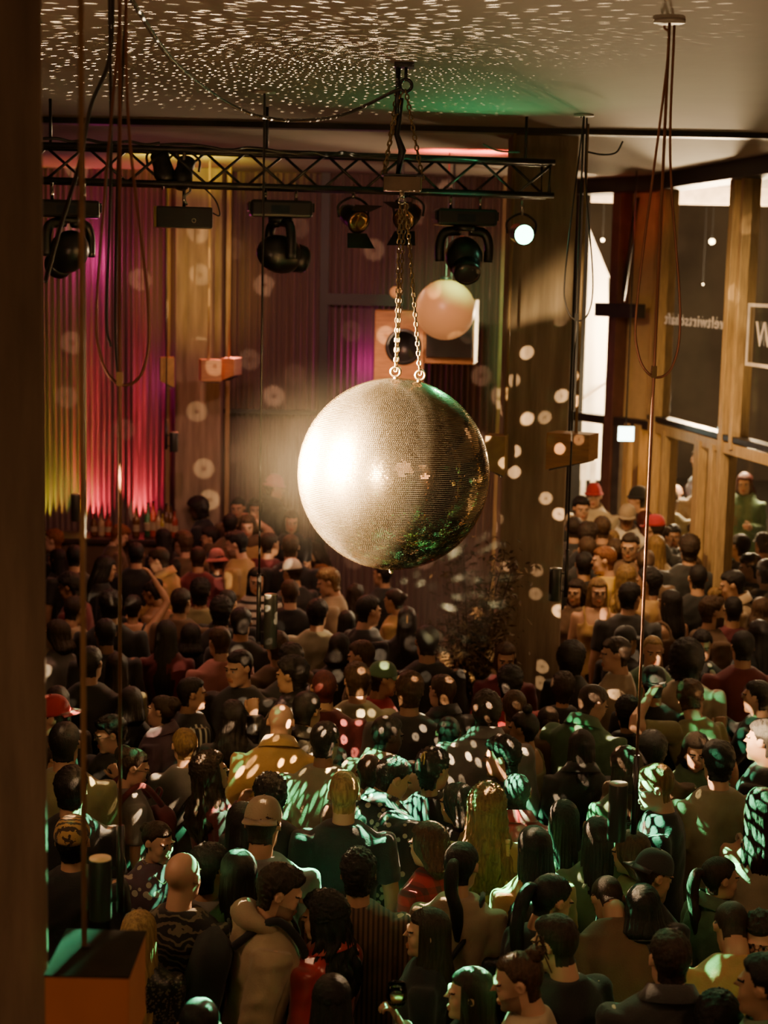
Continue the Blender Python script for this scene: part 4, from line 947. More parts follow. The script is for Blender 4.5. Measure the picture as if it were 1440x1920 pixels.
def hat_raw(kind):
    mb = MB(); n = 40
    def dome(rx, ry, h, z0, cy=-.015, lobes=0):
        rr = []
        for i in range(12):
            s = i / 11 * .985; rr.append(np.stack([np.cos(A_) * rx * math.cos(s * math.pi / 2) ** .7, cy + np.sin(A_) * ry * math.cos(s * math.pi / 2) ** .7, np.full(n, z0 + h * math.sin(s * math.pi / 2))], 1))
        mb.rings(rr)
    A_ = np.linspace(0, 2 * np.pi, n, endpoint=False)
    if kind in ('cap', 'snapback'):
        dome(.088, .108, .108, .034); s = 1 if kind == 'cap' else -1
        ang = np.linspace(-1.05, 1.05, 15); inn = [(math.sin(a) * .086, -.015 + s * math.cos(a) * .100, .042) for a in ang]; out = [(math.sin(a) * .098, -.015 + s * (math.cos(a) * .112 + .066 * max(0, math.cos(a * 1.3))), .030 - .012 * abs(math.sin(a))) for a in ang]
        mb.prism(inn + out[::-1], (0, 0, .005)); mb.ell((0, -.015, .143), (.008, .008, .005))
    elif kind == 'beanie': dome(.089, .108, .135, .022); mb.torus((0, -.015, .035), .100, .013, 'Z', .91, 1.1)
    elif kind == 'bucket':
        dome(.086, .104, .112, .045); mb.rings([np.stack([np.cos(A_) * a, -.015 + np.sin(A_) * b, np.full(n, z)], 1) for a, b, z in ((.087, .105, .05), (.130, .150, .015), (.131, .151, .011), (.085, .103, .045))])
    elif kind == 'knit': dome(.090, .108, .10, .045)
    elif kind == 'hoodup':
        mb.ell((0, -.03, .01), (.105, .115, .13)); 
    elif kind == 'band': mb.torus((0, -.03, .02), .088, .007, 'X', 1.05, 1.1)
    return mbvf(mb)
def glasses_raw():
    mb = MB()
    for s in (-1, 1):
        mb.torus((s * .032, .098, .003), .021, .0016, 'Y', 1.1, .9); mb.tube([(s * .056, .096, .008), (s * .074, .06, .010), (s * .083, -.01, .008), (s * .082, -.03, -.006)], .0016, 6)
    mb.tube([(-.010, .100, .006), (0, .104, .009), (.010, .100, .006)], .0016, 6); return mbvf(mb)
# ------------------------------------------------------------------ people: colours
HC = {'k': (.012, .009, .008), 'd': (.030, .017, .010), 'b': (.065, .034, .016), 'l': (.21, .125, .05), 'y': (.36, .24, .10), 'g': (.20, .075, .025), 'r': (.075, .014, .012), 'w': (.35, .30, .24)}
SC = {1: (.60, .36, .24), 2: (.48, .28, .17), 3: (.30, .16, .09), 4: (.085, .042, .025)}
CC = {'black': (.012, .012, .013), 'char': (.03, .029, .028), 'white': (.62, .57, .48), 'cream': (.50, .42, .28), 'tan': (.42, .26, .10), 'olive': (.27, .25, .12), 'greyolive': (.34, .32, .20), 'grey': (.20, .19, .175), 'red': (.36, .02, .03), 'maroon': (.12, .018, .025), 'pink': (.48, .20, .18), 'yellow': (.55, .36, .08), 'brown': (.13, .075, .04), 'blue': (.10, .13, .18), 'green': (.09, .17, .09), 'orange': (.42, .15, .05), 'beige': (.36, .27, .17), 'purple': (.10, .06, .08)}
def hair_mat(c):
    n = 'hair_' + c
    if n in MATS: return MATS[n]
    m = mat(n, HC[c], .55, var=.45, scale=6, stretch=(14, 14, 1.5), bump=.5, bscale=22, spec=.32, aniso=0); return m
def skin_mat(i): return mat('skin_%d' % i, SC[i], .5, var=.07, scale=9, bump=.04, bscale=90, spec=.4)
def pattern(kind, cname):
    n = 'cloth_%s_%s' % (cname, kind)
    if n in MATS: return MATS[n]
    base = CC[cname]; m = mat(n, base, .85, var=.12, scale=14, bump=.15, bscale=160, sheen=.15)
    nt = m.node_tree; L = nt.links.new; b = nt.nodes['Principled BSDF']; src = b.inputs['Base Color'].links[0].from_socket
    tc = nn(nt, 'ShaderNodeTexCoord'); sp = nn(nt, 'ShaderNodeSeparateXYZ'); L(tc.outputs['Object'], sp.inputs[0])
    def stripes(sock, f, th):
        a = nn(nt, 'ShaderNodeMath', operation='MULTIPLY'); L(sock, a.inputs[0]); a.inputs[1].default_value = f
        c = nn(nt, 'ShaderNodeMath', operation='FRACT'); L(a.outputs[0], c.inputs[0])
        d = nn(nt, 'ShaderNodeMath', operation='LESS_THAN'); L(c.outputs[0], d.inputs[0]); d.inputs[1].default_value = th; return d.outputs[0]
    mx = nn(nt, 'ShaderNodeMix', data_type='RGBA'); L(src, mx.inputs[6]); col2 = (.5, .45, .35)
    if kind == 'vstripe': fac = stripes(sp.outputs[0], 38, .35); col2 = tuple(min(1, c * 3.2 + .03) for c in base)
    elif kind == 'hstripe': fac = stripes(sp.outputs[2], 16, .4); col2 = (.03, .03, .03)
    elif kind == 'sidestripe':
        fac = stripes(sp.outputs[1], 26, .35); g = nn(nt, 'ShaderNodeMath', operation='ABSOLUTE'); L(sp.outputs[0], g.inputs[0]); g2 = nn(nt, 'ShaderNodeMath', operation='GREATER_THAN'); L(g.outputs[0], g2.inputs[0]); g2.inputs[1].default_value = .15
        g3 = nn(nt, 'ShaderNodeMath', operation='MULTIPLY'); L(fac, g3.inputs[0]); L(g2.outputs[0], g3.inputs[1]); fac = g3.outputs[0]; col2 = (.5, .5, .42)
    elif kind == 'plaid':
        a, c = stripes(sp.outputs[0], 14, .4), stripes(sp.outputs[2], 14, .4); g = nn(nt, 'ShaderNodeMath', operation='ADD'); L(a, g.inputs[0]); L(c, g.inputs[1]); g2 = nn(nt, 'ShaderNodeMath', operation='MULTIPLY'); L(g.outputs[0], g2.inputs[0]); g2.inputs[1].default_value = .42; fac = g2.outputs[0]; col2 = (.035, .02, .02)
    elif kind in ('dots', 'floral'):
        vo = nn(nt, 'ShaderNodeTexVoronoi'); vo.inputs['Scale'].default_value = 24 if kind == 'dots' else 18; L(tc.outputs['Object'], vo.inputs['Vector'])
        d = nn(nt, 'ShaderNodeMath', operation='LESS_THAN'); L(vo.outputs['Distance'], d.inputs[0]); d.inputs[1].default_value = .34; fac = d.outputs[0]
    elif kind == 'leafy':
        wv = nn(nt, 'ShaderNodeTexWave', wave_type='RINGS'); wv.inputs['Scale'].default_value = 9; wv.inputs['Distortion'].default_value = 14; wv.inputs['Detail'].default_value = 3; L(tc.outputs['Object'], wv.inputs['Vector'])
        d = nn(nt, 'ShaderNodeMath', operation='GREATER_THAN'); L(wv.outputs['Fac'], d.inputs[0]); d.inputs[1].default_value = .72; fac = d.outputs[0]; col2 = (.16, .13, .085)
    elif kind == 'knit':
        fac = stripes(sp.outputs[0], 44, .45); col2 = tuple(c * .3 for c in base)
    elif kind == 'sequin':
        vo = nn(nt, 'ShaderNodeTexVoronoi'); vo.inputs['Scale'].default_value = 70; L(tc.outputs['Object'], vo.inputs['Vector']); d = nn(nt, 'ShaderNodeMath', operation='LESS_THAN'); L(vo.outputs['Distance'], d.inputs[0]); d.inputs[1].default_value = .4; fac = d.outputs[0]; col2 = (.12, .10, .07); b.inputs['Roughness'].default_value = .3
    elif kind == 'medallion':
        vo = nn(nt, 'ShaderNodeTexWave', wave_type='RINGS', rings_direction='Z'); vo.inputs['Scale'].default_value = 14; vo.inputs['Distortion'].default_value = 3; vo.inputs['Detail Scale'].default_value = 4; L(tc.outputs['Object'], vo.inputs['Vector']); d = nn(nt, 'ShaderNodeMath', operation='GREATER_THAN'); L(vo.outputs['Fac'], d.inputs[0]); d.inputs[1].default_value = .55; fac = d.outputs[0]; col2 = (.04, .025, .015)
    mx.inputs[7].default_value = (*col2, 1); L(fac, mx.inputs[0]); L(mx.outputs[2], b.inputs['Base Color']); return m
def cloth_mat(c):
    if '/' in c:
        cn, k = c.split('/')
        if k == 'satin': return mat('satin_' + cn, CC[cn], .28, var=.15, scale=12, bump=.2, bscale=9, sheen=.3, coat=.3)
        if k == 'leather': return mat('leather_' + cn, CC[cn], .33, var=.3, scale=20, bump=.3, bscale=60)
        return pattern(k, cn)
    return mat('cloth_' + c, CC[c], .85, var=.14, scale=9, bump=.22, bscale=120, sheen=.15)
def obj_from(name, v, f, mats, parent=None, midx=None, smooth=True, key=None, cache={}):
    if key is not None and key in cache: me = cache[key]
    else:
        mb = MB(); mb.add(v, f); me = mb.mesh(name, smooth)
        if midx is not None: me.polygons.foreach_set('material_index', midx.astype(np.int32))
        for m in mats: me.materials.append(m)
        if key is not None: cache[key] = me
    o = bpy.data.objects.new(name, me); col.objects.link(o)
    if parent is not None: o.parent = parent
    for i, m in enumerate(mats): o.material_slots[i].link = 'OBJECT'; o.material_slots[i].material = m
    return o
placed = []
eye_w = mat('eye_white', (.55, .5, .45), .2, var=.03)
def lipm(i): return mat('lips_%d' % i, tuple(a * b for a, b in zip(SC[i], (.85, .52, .5))), .4, var=.05)
def person(u, v, yaw, hy, hp, arms, lean, sex, hair, hc, skin, top, topc, label, beard=0, hat=None, hatc=None, glasses=False, h=None, base=0., Y=None, extra='', lod=0, trou='black', zoff=0., fixed=False):
    la, ra = arms[0], arms[1] if len(arms) > 1 else arms[0]
    d0 = dict(m=1.79, f=1.68)[sex] if h is None else h
    Rz = Matrix.Rotation(R(yaw), 3, 'Z')
    hc0 = bend(head_xf(np.array([(0., 0., 0.)]), hy, hp), lean)[0]
    def loc(hh):
        s = hh / 1.75
        if Y is not None:
            P = at(u, v, Y); s = (P.z - base) / hc0[2]
        else:
            lo_, hi_ = 3., 22.
            for _ in range(40):
                md = (lo_ + hi_) / 2; P = at(u, v, md)
                if P.z - base - ramp(P.x, P.y) - hc0[2] * s > 0: lo_ = md
                else: hi_ = md
        return P - Rz @ Vector((hc0[0] * s, hc0[1] * s, hc0[2] * s)), s
    best = None
    for dh in ([0] if (h or Y is not None) else [0, .02, -.02, .04, -.04, .06, -.06, .08, -.08, .10, -.10, .12, -.12]):
        P, s = loc(d0 + dh); m = min([((P.x - q.x) ** 2 + (P.y - q.y) ** 2) ** .5 for q in placed] + [9])
        sc = min(m, .52) - abs(dh) * .25
        if best is None or sc > best[0]: best = (sc, P, s)
    P, s = best[1:]; placed.append(P)
    seed = (int(u) * 7 + int(v)) % 4; rec = .02 if hair in ('recede', 'manbun', 'buzz') else 0.
    bv, bf = raw_body(sex, la, ra); hv, hf = head_mesh(sex, lod)
    H2 = bend(head_xf(hv, hy, hp), lean); key = ('b', sex, la, ra, hy, hp, lean, beard, lod, hair == 'bald', rec)
    o = obj_from('person', None, None, [], key=key) if False else None
    nb_ = len(bv); hm = head_mats(hv, hf, beard, hair != 'bald', rec)
    V = np.vstack([bend(bv, lean), H2]); F = bf + [tuple(i + nb_ for i in q) for q in hf]
    mi = np.concatenate([np.zeros(len(bf), int), hm])
    sm, hm_ = skin_mat(skin), hair_mat(hc)
    o = obj_from('person', V, F, [sm, eye_w, mat('eye_dark', (.015, .01, .008), .2), lipm(skin), mat('stubble_%s%d' % (hc, skin), tuple(.25 * a + .45 * b for a, b in zip(HC[hc], SC[skin])), .8) if beard < 2 else hm_, hm_], None, mi, True, key)
    o.location = P; o.rotation_euler = (0, 0, R(yaw)); o.scale = (s, s, s)
    tag(o, label, 'person')
    xf = lambda vf: (bend(head_xf(vf[0], hy, hp), lean), vf[1])
    if hair != 'bald':
        hv2, hf2 = xf(hair_raw(hair, sex, lod, seed)); obj_from('hair', hv2, hf2, [hm_], o, None, True, ('h', hair, sex, lod, seed, hy, hp, lean))
    if beard == 2:
        na, ne = (72, 54) if not lod else (128, 96); D, A, Ee = dirs(na, ne); C0, t = shoot(D, sex, ears=False, face=False); p = C0 + D * t[:, None]
        x, y, z = np.abs(p[:, 0]), p[:, 1], p[:, 2]; mk = np.clip((-.036 - .25 * np.maximum(0, y - .05) - z) / .012, 0, 1) * np.clip((y - .005) / .02, 0, 1) * np.clip((z + .135) / .012, 0, 1) * np.where((x < .024) & (z > -.078), 0, 1)
        r_ = t + np.where(mk > 0, -.008 + mk * (.016 + .004 * nz(D, (14, 14, 14))), -.01); f2 = [q for q in grid_faces(na, ne) if max(mk[i] for i in q) > .05]
        v2, f2 = xf((C0 + D * r_[:, None], f2)); obj_from('beard', v2, f2, [hm_], o)
    sv, sf = raw_shirt(sex, la, ra, top); obj_from({'t': 'tee_shirt', 'L': 'long_sleeved_top', 'j': 'jacket', 'h': 'hoodie', 's': 'tank_top', 'o': 'strapless_top'}[top], bend(sv, lean), sf, [cloth_mat(topc)], o, None, True, ('s', sex, la, ra, top, lean))
    tv_, tf_ = raw_trousers(sex); obj_from('trousers', tv_, tf_, [cloth_mat(trou)], o, None, True, ('t', sex))
    if top == 'j':
        mb = MB(); n = 28; a = np.linspace(0, 2 * np.pi, n, endpoint=False)
        mb.rings([np.stack([np.cos(a) * rx, -.03 + np.sin(a) * ry, z + .030 * -np.sin(a)], 1) for rx, ry, z in ((.098, .086, 1.475), (.082, .078, 1.535), (.086, .082, 1.548), (.120, .112, 1.492), (.122, .114, 1.486))], False)
        cv, cf = mbvf(mb); obj_from('collar', bend(cv, lean), cf, [cloth_mat(topc)], o, None, True, ('col', lean))
    if top == 'h':
        mb = MB(); mb.tube([(math.sin(t_) * .105, -.055 + -math.cos(t_) * .085 * (1 if math.cos(t_) > 0 else .8), 1.50 + .02 * math.cos(t_)) for t_ in np.linspace(0, 2 * math.pi, 25)[:-1]], [.030 + .022 * max(0, math.cos(t_)) for t_ in np.linspace(0, 2 * math.pi, 25)[:-1]], 12, closed=True); mb.ell((0, -.135, 1.44), (.105, .05, .09))
        cv, cf = mbvf(mb); cv = cv + (.012 * nz(cv, (14, 14, 14)))[:, None]; obj_from('hood', bend(cv, lean), cf, [cloth_mat(topc)], o, None, True, ('hood', lean))
    if hat:
        hv3, hf3 = xf(hat_raw(hat)); obj_from({'band': 'headband', 'knit': 'knitted_cap', 'snapback': 'cap'}.get(hat, hat if hat != 'bucket' else 'bucket_hat'), hv3, hf3, [cloth_mat(hatc or 'black')], o)
    if glasses:
        gv, gf = xf(glasses_raw()); obj_from('glasses', gv, gf, [mat('spectacle_frame', (.02, .017, .015), .3)], o)
    if 'S' in extra:                                  # bag strap across the back
        mb = MB(); mb.tube([(.10, .06, 1.49), (.11, -.05, 1.50), (.04, -.135, 1.33), (-.08, -.155, 1.15), (-.17, -.10, 1.0), (-.18, 0, .97)], .013, 6)
        cv, cf = mbvf(mb); obj_from('bag_strap', bend(cv, lean), cf, [cloth_mat('black')], o)
    if 'N' in extra:
        mb = MB(); mb.tube(curve_pts([(-.075, -.03, 1.52), (-.05, .06, 1.48), (0, .11, 1.42), (.05, .06, 1.48), (.075, -.03, 1.52)], 14), .003, 6); cv, cf = mbvf(mb); obj_from('necklace', bend(cv, lean), cf, [brass], o)
    if 'C' in extra:
        mb = MB(); mb.torus((0, -.10, .09), .028, .006, 'X', 1, 1.2); mb.tube([(.02, -.13, .06), (.03, -.14, .10), (.01, -.12, .13)], .005, 6); cv, cf = xf(mbvf(mb)); obj_from('hair_clip', cv, cf, [mat('hair_clip', (.55, .40, .12), .3)], o)
    return o
# ------------------------------------------------------------------ the crowd, roughly back to front
# (u, v, yaw, head turn, head pitch, arms, lean, sex, hair, hair colour, skin, top, top colour, label, extras)
ST = dict(base=.48)
CROWD = [
# on the riser behind the bar
(370,956,70,10,-10,'hd',10,'f','afro','k',4,'t','black','curly-haired bartender in black leaning over the bar by the rear column',dict(Y=16.8,**ST)),
(516,916,-60,-20,-8,'hd',0,'m','short','d',2,'j','black','tall person in a pink beanie and dark jacket with yellow lapel, on the riser',dict(Y=17.0,hat='beanie',hatc='pink',**ST)),
(446,953,170,0,-5,'dd',0,'m','short','k',2,'t','brown','dark-haired man facing us beside the raised bent arm',dict(Y=16.72,**ST)),
(478,956,190,0,-5,'hd',0,'f','shaggy','d',2,'t','brown','person facing us just below the pink beanie',dict(Y=16.9,**ST)),
(432,985,0,0,-5,'du',0,'m','short','k',2,'t','brown','dark-haired person at the bar with one bare arm bent up over the head',dict(Y=16.45,base=.24)),
(546,978,200,-10,-8,'hd',5,'f','long','d',2,'t','black','woman with a reddish face close to the ball edge, behind the brown-haired one',dict(Y=16.45,base=.24)),
# far-left back rows
(99,1014,85,0,0,'hd',0,'m','short','g',1,'t','black','auburn-haired man in profile nearest the dark column, lit red',{}),
(107,1050,60,0,-5,'dd',0,'f','long','k',2,'L','black','black-haired person just below the auburn man',{}),
(140,1046,10,0,-5,'dd',0,'m','short','k',2,'t','char','back of a dark head touching the blurred rod, below the yellow stripe',{}),
(226,1006,-60,-25,-20,'hd',8,'f','curly','g',1,'t','brown','curly red-haired woman looking down before the red stripes',dict(Y=16.4,base=.24)),
(199,1067,-70,0,-10,'dh',5,'f','long','k',2,'L','black','woman with long black hair in a black top facing the hanging cable',{}),
(255,1040,0,10,0,'dd',0,'m','short','k',2,'t','black','dark-haired head directly behind the long-haired woman in black',{}),
(304,1010,30,20,-5,'dd',0,'f','long','k',3,'t','black','woman with smooth long black hair standing at the bar bottles',dict(Y=16.45,base=.24)),
(297,1052,80,0,-12,'hd',5,'m','short','d',1,'j','tan','man in a tan collared jacket bowing his reddish face',{}),
(328,1068,0,0,0,'dd',0,'f','verylong','k',2,'t','black','very long dark hair hanging down behind the tan collared man',{}),
(343,1020,40,0,-8,'dd',0,'m','messy','b',1,'t','brown','brown tousled head at the bar under the bartender',dict(h=1.84)),
(392,1010,100,0,-5,'dd',0,'m','curly','k',2,'t','char','dark curly head below the bartender, above the pink bucket hat',dict(Y=16.45,base=.24)),
(371,1048,10,0,-5,'dd',0,'m','short','d',2,'t','maroon','short dark head just beside the pink bucket hat',{}),
(406,1054,20,10,-8,'dd',0,'f','short','d',2,'L','black','person wearing a pale pink bucket hat',dict(hat='bucket',hatc='pink')),
(441,1022,75,10,-8,'hd',4,'m','messy','k',1,'t','tan','bearded man in a tan shirt turning toward the pink bucket hat',dict(beard=1)),
(464,988,180,0,-10,'hh',0,'f','shaggy','b',1,'t','tan','brown shaggy-haired person facing us in front of the riser',dict(Y=16.45,base=.24)),
(507,1022,-40,0,0,'fd',0,'m','short','d',2,'L','maroon','person holding a forearm out below the riser, in dark red',{}),
(545,1027,0,0,0,'dd',0,'m','short','b',1,'t','black','brown-haired back of head beside the ball rim',{}),
(590,1036,100,0,-15,'hh',10,'f','long','d',3,'s','orange','bare-armed person in orange light tucked under the ball rim',{}),
(130,1102,80,0,-10,'dh',5,'m','curly','k',3,'L','maroon','curly dark man in dark red clapping next to the column',{}),
(141,1146,-30,0,-15,'dd',0,'m','short','d',2,'t','beige','person with light spots in the hair and beige collar by the blurred rod',{}),
(285,1113,60,10,-15,'hd',5,'f','updo','k',3,'o','black','bare-shouldered woman with bright dots on her dark hair',{}),
(250,1140,0,0,0,'xr',0,'f','short','k',2,'s','black','dark head with one bare arm raised in a fist beside the bare-shouldered woman',{}),
(207,1137,10,0,0,'dd',0,'m','messy','k',2,'t','black','black tousled head in front of the long-haired woman by the cable',{}),
(197,1190,20,0,-5,'dd',0,'m','short','k',3,'L','char','dark head with a thin pale collar line at the neck',{}),
(312,1190,0,0,0,'dd',0,'f','verylong','k',2,'t','maroon','woman seen from behind, long black hair over a dark red top',{}),
(376,1112,0,0,0,'dd',0,'m','curly','k',2,'t','olive','dark round head over an olive shirt, under the pink bucket hat',{}),
(340,1130,-20,0,0,'dd',0,'m','short','d',2,'t','brown','dark brown head close behind the bare shoulders',{}),
(415,1148,0,0,0,'dd',0,'m','curly','k',3,'t','black','dark curly head between the olive shirt and the black cylinder lamp',{}),
(411,1205,30,0,-5,'dd',0,'m','short','b',1,'t','pink','brown-haired man in a two-tone pink shirt',{}),
(358,1195,0,0,0,'dd',0,'f','bob','k',2,'L','black','small black bob next to the long-haired woman in dark red',{}),
(220,1252,0,0,0,'dd',0,'f','long','d',1,'t','olive','dim brown long-haired person low beside the hanging cable',{}),
(105,1190,70,0,0,'hd',0,'f','bob','d',2,'t','grey','person in grey pressed against the dark column edge',{}),
(170,1245,-10,0,0,'dd',0,'m','short','k',2,'t','black','black-haired person in the shadow behind the blurred rod',{}),
# centre back
(547,1074,40,0,-10,'dd',0,'m','short','d',2,'t','char','person in a white cap catching light under the ball',dict(hat='cap',hatc='white')),
(481,1090,185,0,-5,'dd',0,'f','long','k',1,'t','white/hstripe','dark-haired woman facing us in a pale striped top by the black cylinder lamp',{}),
(543,1113,10,0,-5,'dd',0,'m','short','b',1,'t','black','brown short head in black close beside the black cylinder lamp',{}),
(614,1093,85,10,-12,'hd',6,'m','curly','l',1,'t','beige','curly fair-haired man in a beige shirt looking sideways below the ball',{}),
(596,1152,-10,0,0,'dd',0,'m','messy','k',2,'t','greyolive','black-haired man in an olive tee, first of the two under the fair curls',{}),
(650,1167,0,0,0,'dd',0,'f','long','k',2,'t','black','woman with long dark hair behind the olive tee',{}),
(637,1214,0,-10,0,'dd',0,'f','bob','k',2,'t','char','rounded black bob in front of the olive tee',{}),
(667,1116,-20,0,-5,'dd',0,'f','wavy','d',2,'t','char','hazy wavy-haired person under the bottom of the ball',{}),
(692,1147,-60,0,-5,'dd',0,'m','short','k',1,'L','black','dark head with one lit ear below the ball bottom',{}),
(716,1078,60,0,0,'kd',0,'m','short','k',2,'t','black','dim person holding a hand up under the ball bolt',{}),
(738,1128,60,0,-5,'hd',4,'f','bun','d',2,'L','tan','tan-shirted person in the haze beside the plant',{}),
(763,1162,0,0,0,'dd',0,'f','long','k',2,'L','black','black-haired woman with a shiny headband',dict(hat='band',hatc='tan')),
(520,1214,20,0,0,'dd',0,'m','short','b',1,'t','brown','brown head with one round light spot, under the black cylinder lamp',{}),
(427,1132,-10,0,0,'dd',0,'m','short','k',2,'t','black','black head just over the striped-top woman shoulder',{}),
(452,1168,0,0,0,'dd',0,'m','short','k',2,'t','char','black head with a light ring on its crown',{}),
(676,1232,70,0,-10,'dd',0,'m','short','b',1,'t','brown','brown-haired man bowing toward the black bob',{}),
(545,1240,10,0,0,'dd',0,'m','messy','k',2,'t','char','black tousled head behind the clapping man',{}),
(800,1205,10,0,0,'dd',0,'m','short','k',2,'L','black','dark figure in black in front of the plant pot',dict(h=1.9)),
(893,1200,0,0,0,'dk',0,'m','short','k',3,'L','tan/vstripe','person in a tan striped sleeve at the foot of the plant',dict(h=1.80)),
(948,1236,170,10,-10,'dd',0,'f','long','b',2,'t','maroon','woman facing us with green light on her brow against the tall column',{}),
(956,1282,0,0,0,'dd',0,'m','curly','k',2,'t','red','dark curly head over a red shirt at the column foot',{}),
(828,1298,35,0,0,'dd',0,'m','short','b',1,'j','char','man with green patches on his hair, in a dark jacket',{}),
(768,1298,0,0,0,'dd',0,'m','messy','b',2,'t','char','brown tousled head beside the green-lit hair',{}),
(720,1275,-80,0,-5,'dd',0,'m','short','d',2,'t','red','man in a green lit cap facing sideways, red collar',dict(hat='cap',hatc='green')),
# right back
(1113,932,170,0,0,'dd',0,'m','short','d',2,'j','cream','person with a red beanie and sunglasses in a pale jacket by the glass corner',dict(hat='beanie',hatc='red',glasses=True,h=1.80)),
(1090,955,190,0,-5,'dd',0,'m','messy','k',2,'L','black','dark-haired person beside the red beanie, against the tall column',{}),
(1194,938,80,0,0,'dd',0,'m','short','k',2,'L','black','man in a black beanie under the exit sign',dict(hat='beanie',hatc='black',h=1.80)),
(1176,972,170,0,-8,'hd',0,'m','short','d',3,'j','white','man in a beige cap and open white jacket',dict(hat='cap',hatc='beige')),
(1208,978,20,0,0,'dd',0,'f','long','r',2,'L','black','dark red-haired person next to the beige cap',{}),
(1226,992,40,0,-5,'dd',0,'m','short','d',2,'t','black','person in a bright red cap below the exit door',dict(hat='cap',hatc='red')),
(1258,942,175,0,-5,'hh',0,'m','short','d',2,'L','greyolive','man in a flat cap and grey green jumper standing in the doorway',dict(hat='cap',hatc='brown')),
(1076,992,0,0,0,'dd',0,'m','short','d',2,'t','char','dark head half hidden by the tall column edge',{}),
(1103,1006,-20,0,0,'dd',0,'m','curly','d',2,'t','black','brown curly head in the row below the red beanie',{}),
(1128,992,10,0,0,'dd',0,'m','short','b',2,'t','brown','brown head in front of the pale jacket',{}),
(1146,1014,20,0,-5,'dd',0,'m','recede','l',1,'t','brown','thinning fair-brown head behind the yellow shirt',{}),
(1181,1026,160,0,-8,'hd',0,'m','short','d',2,'t','brown','man with glasses facing us under the beige cap',dict(glasses=True)),
(1262,1006,175,0,-5,'kd',0,'m','short','k',3,'L','black','dark-skinned man facing us with a hand at his chin',{}),
(1306,1002,10,0,0,'dd',0,'m','curly','d',2,'t','char','curly dark red head at the doorway post',{}),
(1230,1026,0,0,0,'dd',0,'f','verylong','l',1,'L','beige','woman from behind with long fair hair over a khaki jacket',{}),
(1244,1008,-70,0,0,'dd',0,'m','short','d',2,'t','grey','man in profile peeking past the long fair hair',{}),
(1131,1052,75,10,-5,'hd',0,'m','short','g',1,'t','yellow','short ginger-haired man in a bright yellow shirt',{}),
(1100,1032,10,0,0,'dd',0,'m','short','b',2,'t','char','brown head between the column and the ginger man',{}),
(1153,1036,0,0,0,'dd',0,'m','messy','b',1,'t','black','messy brown head just above the red-haired one',{}),
(1176,1056,20,0,0,'dd',0,'f','bob','r',2,'t','black','dark red bob in the middle of the doorway crowd',{}),
(1209,1056,0,0,0,'dd',0,'m','short','b',1,'t','brown','fair brown head touching the copper cable',{}),
(1095,1060,0,0,0,'dd',0,'m','short','k',2,'L','black','black head against the column, beside the yellow shirt',{}),
(1292,1030,0,0,0,'dd',0,'m','curly','d',2,'t','char','broad dark curly head below the doorway post',{}),
(1298,1064,20,0,0,'dd',0,'f','bob','b',1,'t','brown','big brown bob behind the man with the shaved neck',{}),
(1308,1086,0,0,0,'dd',0,'m','fade','k',2,'L','black','man from behind with a black round crop and bare neck',{}),
(1387,1026,30,0,0,'dd',0,'m','short','k',2,'t','char','dark head in front of the last glass pane',{}),
(1430,1022,10,0,0,'dd',0,'m','short','k',2,'t','black','man in a dark cap by the last glass pane',dict(hat='cap',hatc='char')),
(1405,1066,75,0,-8,'dd',0,'m','curly','k',2,'L','black','curly black-haired man in profile in front of the dark cap',{}),
(1436,1075,10,0,0,'dd',0,'m','short','d',2,'t','char','dark head at the picture edge beside the curly profile',{}),
(1366,1070,0,0,0,'dd',0,'f','bob','d',2,'t','brown','brown bob between the bare neck man and the curly profile',{}),
(1372,1098,80,0,-10,'hd',4,'m','short','k',2,'j','beige','man in a pale jacket with a dark strap bowing his head',dict(extra='S')),
(1340,1122,0,0,0,'kd',0,'f','updo','l',2,'t','beige','fair updo with a hand held on top, behind the bearded man',{}),
(1121,1110,175,10,-5,'hd',0,'f','long','l',1,'s','tan','fair long-haired woman facing us in a tan camisole',{}),
(1080,1112,150,0,0,'kd',0,'f','shaggy','d',2,'t','brown','person raising a hand beside the tan camisole',{}),
(1182,1122,-10,-25,0,'dd',2,'m','messy','k',1,'t','char','broad man from behind in a black tee with mid-length hair',dict(h=1.86)),
(1173,1084,0,0,0,'dd',0,'f','wavy','l',1,'t','tan','wavy fair head above the broad man in black',{}),
(1214,1094,60,0,0,'dd',0,'m','curly','k',2,'t','tan','dark curly head by the copper cable above the broad man',{}),
(1255,1132,40,0,0,'dd',0,'f','long','k',3,'s','brown','woman with long black hair and bare shoulder beside the broad man',{}),
(1338,1148,-75,0,0,'dd',0,'m','messy','b',1,'t','brown','bearded brown-haired man in profile facing the window side',dict(beard=2)),
(1374,1146,0,0,0,'dd',0,'m','fade','k',2,'L','maroon','man from behind in dark red with a black crop',{}),
(1316,1212,165,10,-10,'dd',0,'m','short','k',1,'L','black/floral','young man facing us in a flower-spotted black shirt',{}),
(1224,1222,150,30,-5,'dd',0,'m','buzz','y',1,'t','green','man with short cropped blond hair behind the bent bare arm',{}),
(1152,1228,70,20,-5,'hd',0,'m','short','d',1,'L','beige','man with a green streak on his face looking sideways',{}),
(1174,1204,-50,0,0,'dd',0,'m','short','d',2,'L','black','man in a dark cap behind the green streaked face',dict(hat='cap',hatc='char')),
(1427,1146,0,0,0,'dd',0,'f','bob','b',2,'t','brown','brown bob at the picture edge over the dark-haired woman',{}),
(1422,1190,20,0,0,'dd',0,'f','long','k',2,'L','black','woman with long dark hair at the edge with green shine',{}),
(1392,1215,0,0,0,'dd',0,'m','short','k',2,'L','maroon','dark figure between the flower shirt and the picture edge',{}),
(1286,1240,0,0,0,'dd',0,'m','afro','k',3,'L','cream','black round hair over a cream jumper',{}),
(1073,1236,-30,0,0,'dd',0,'f','afro','k',2,'t','char','big dark curly head beside the tall column foot',{}),
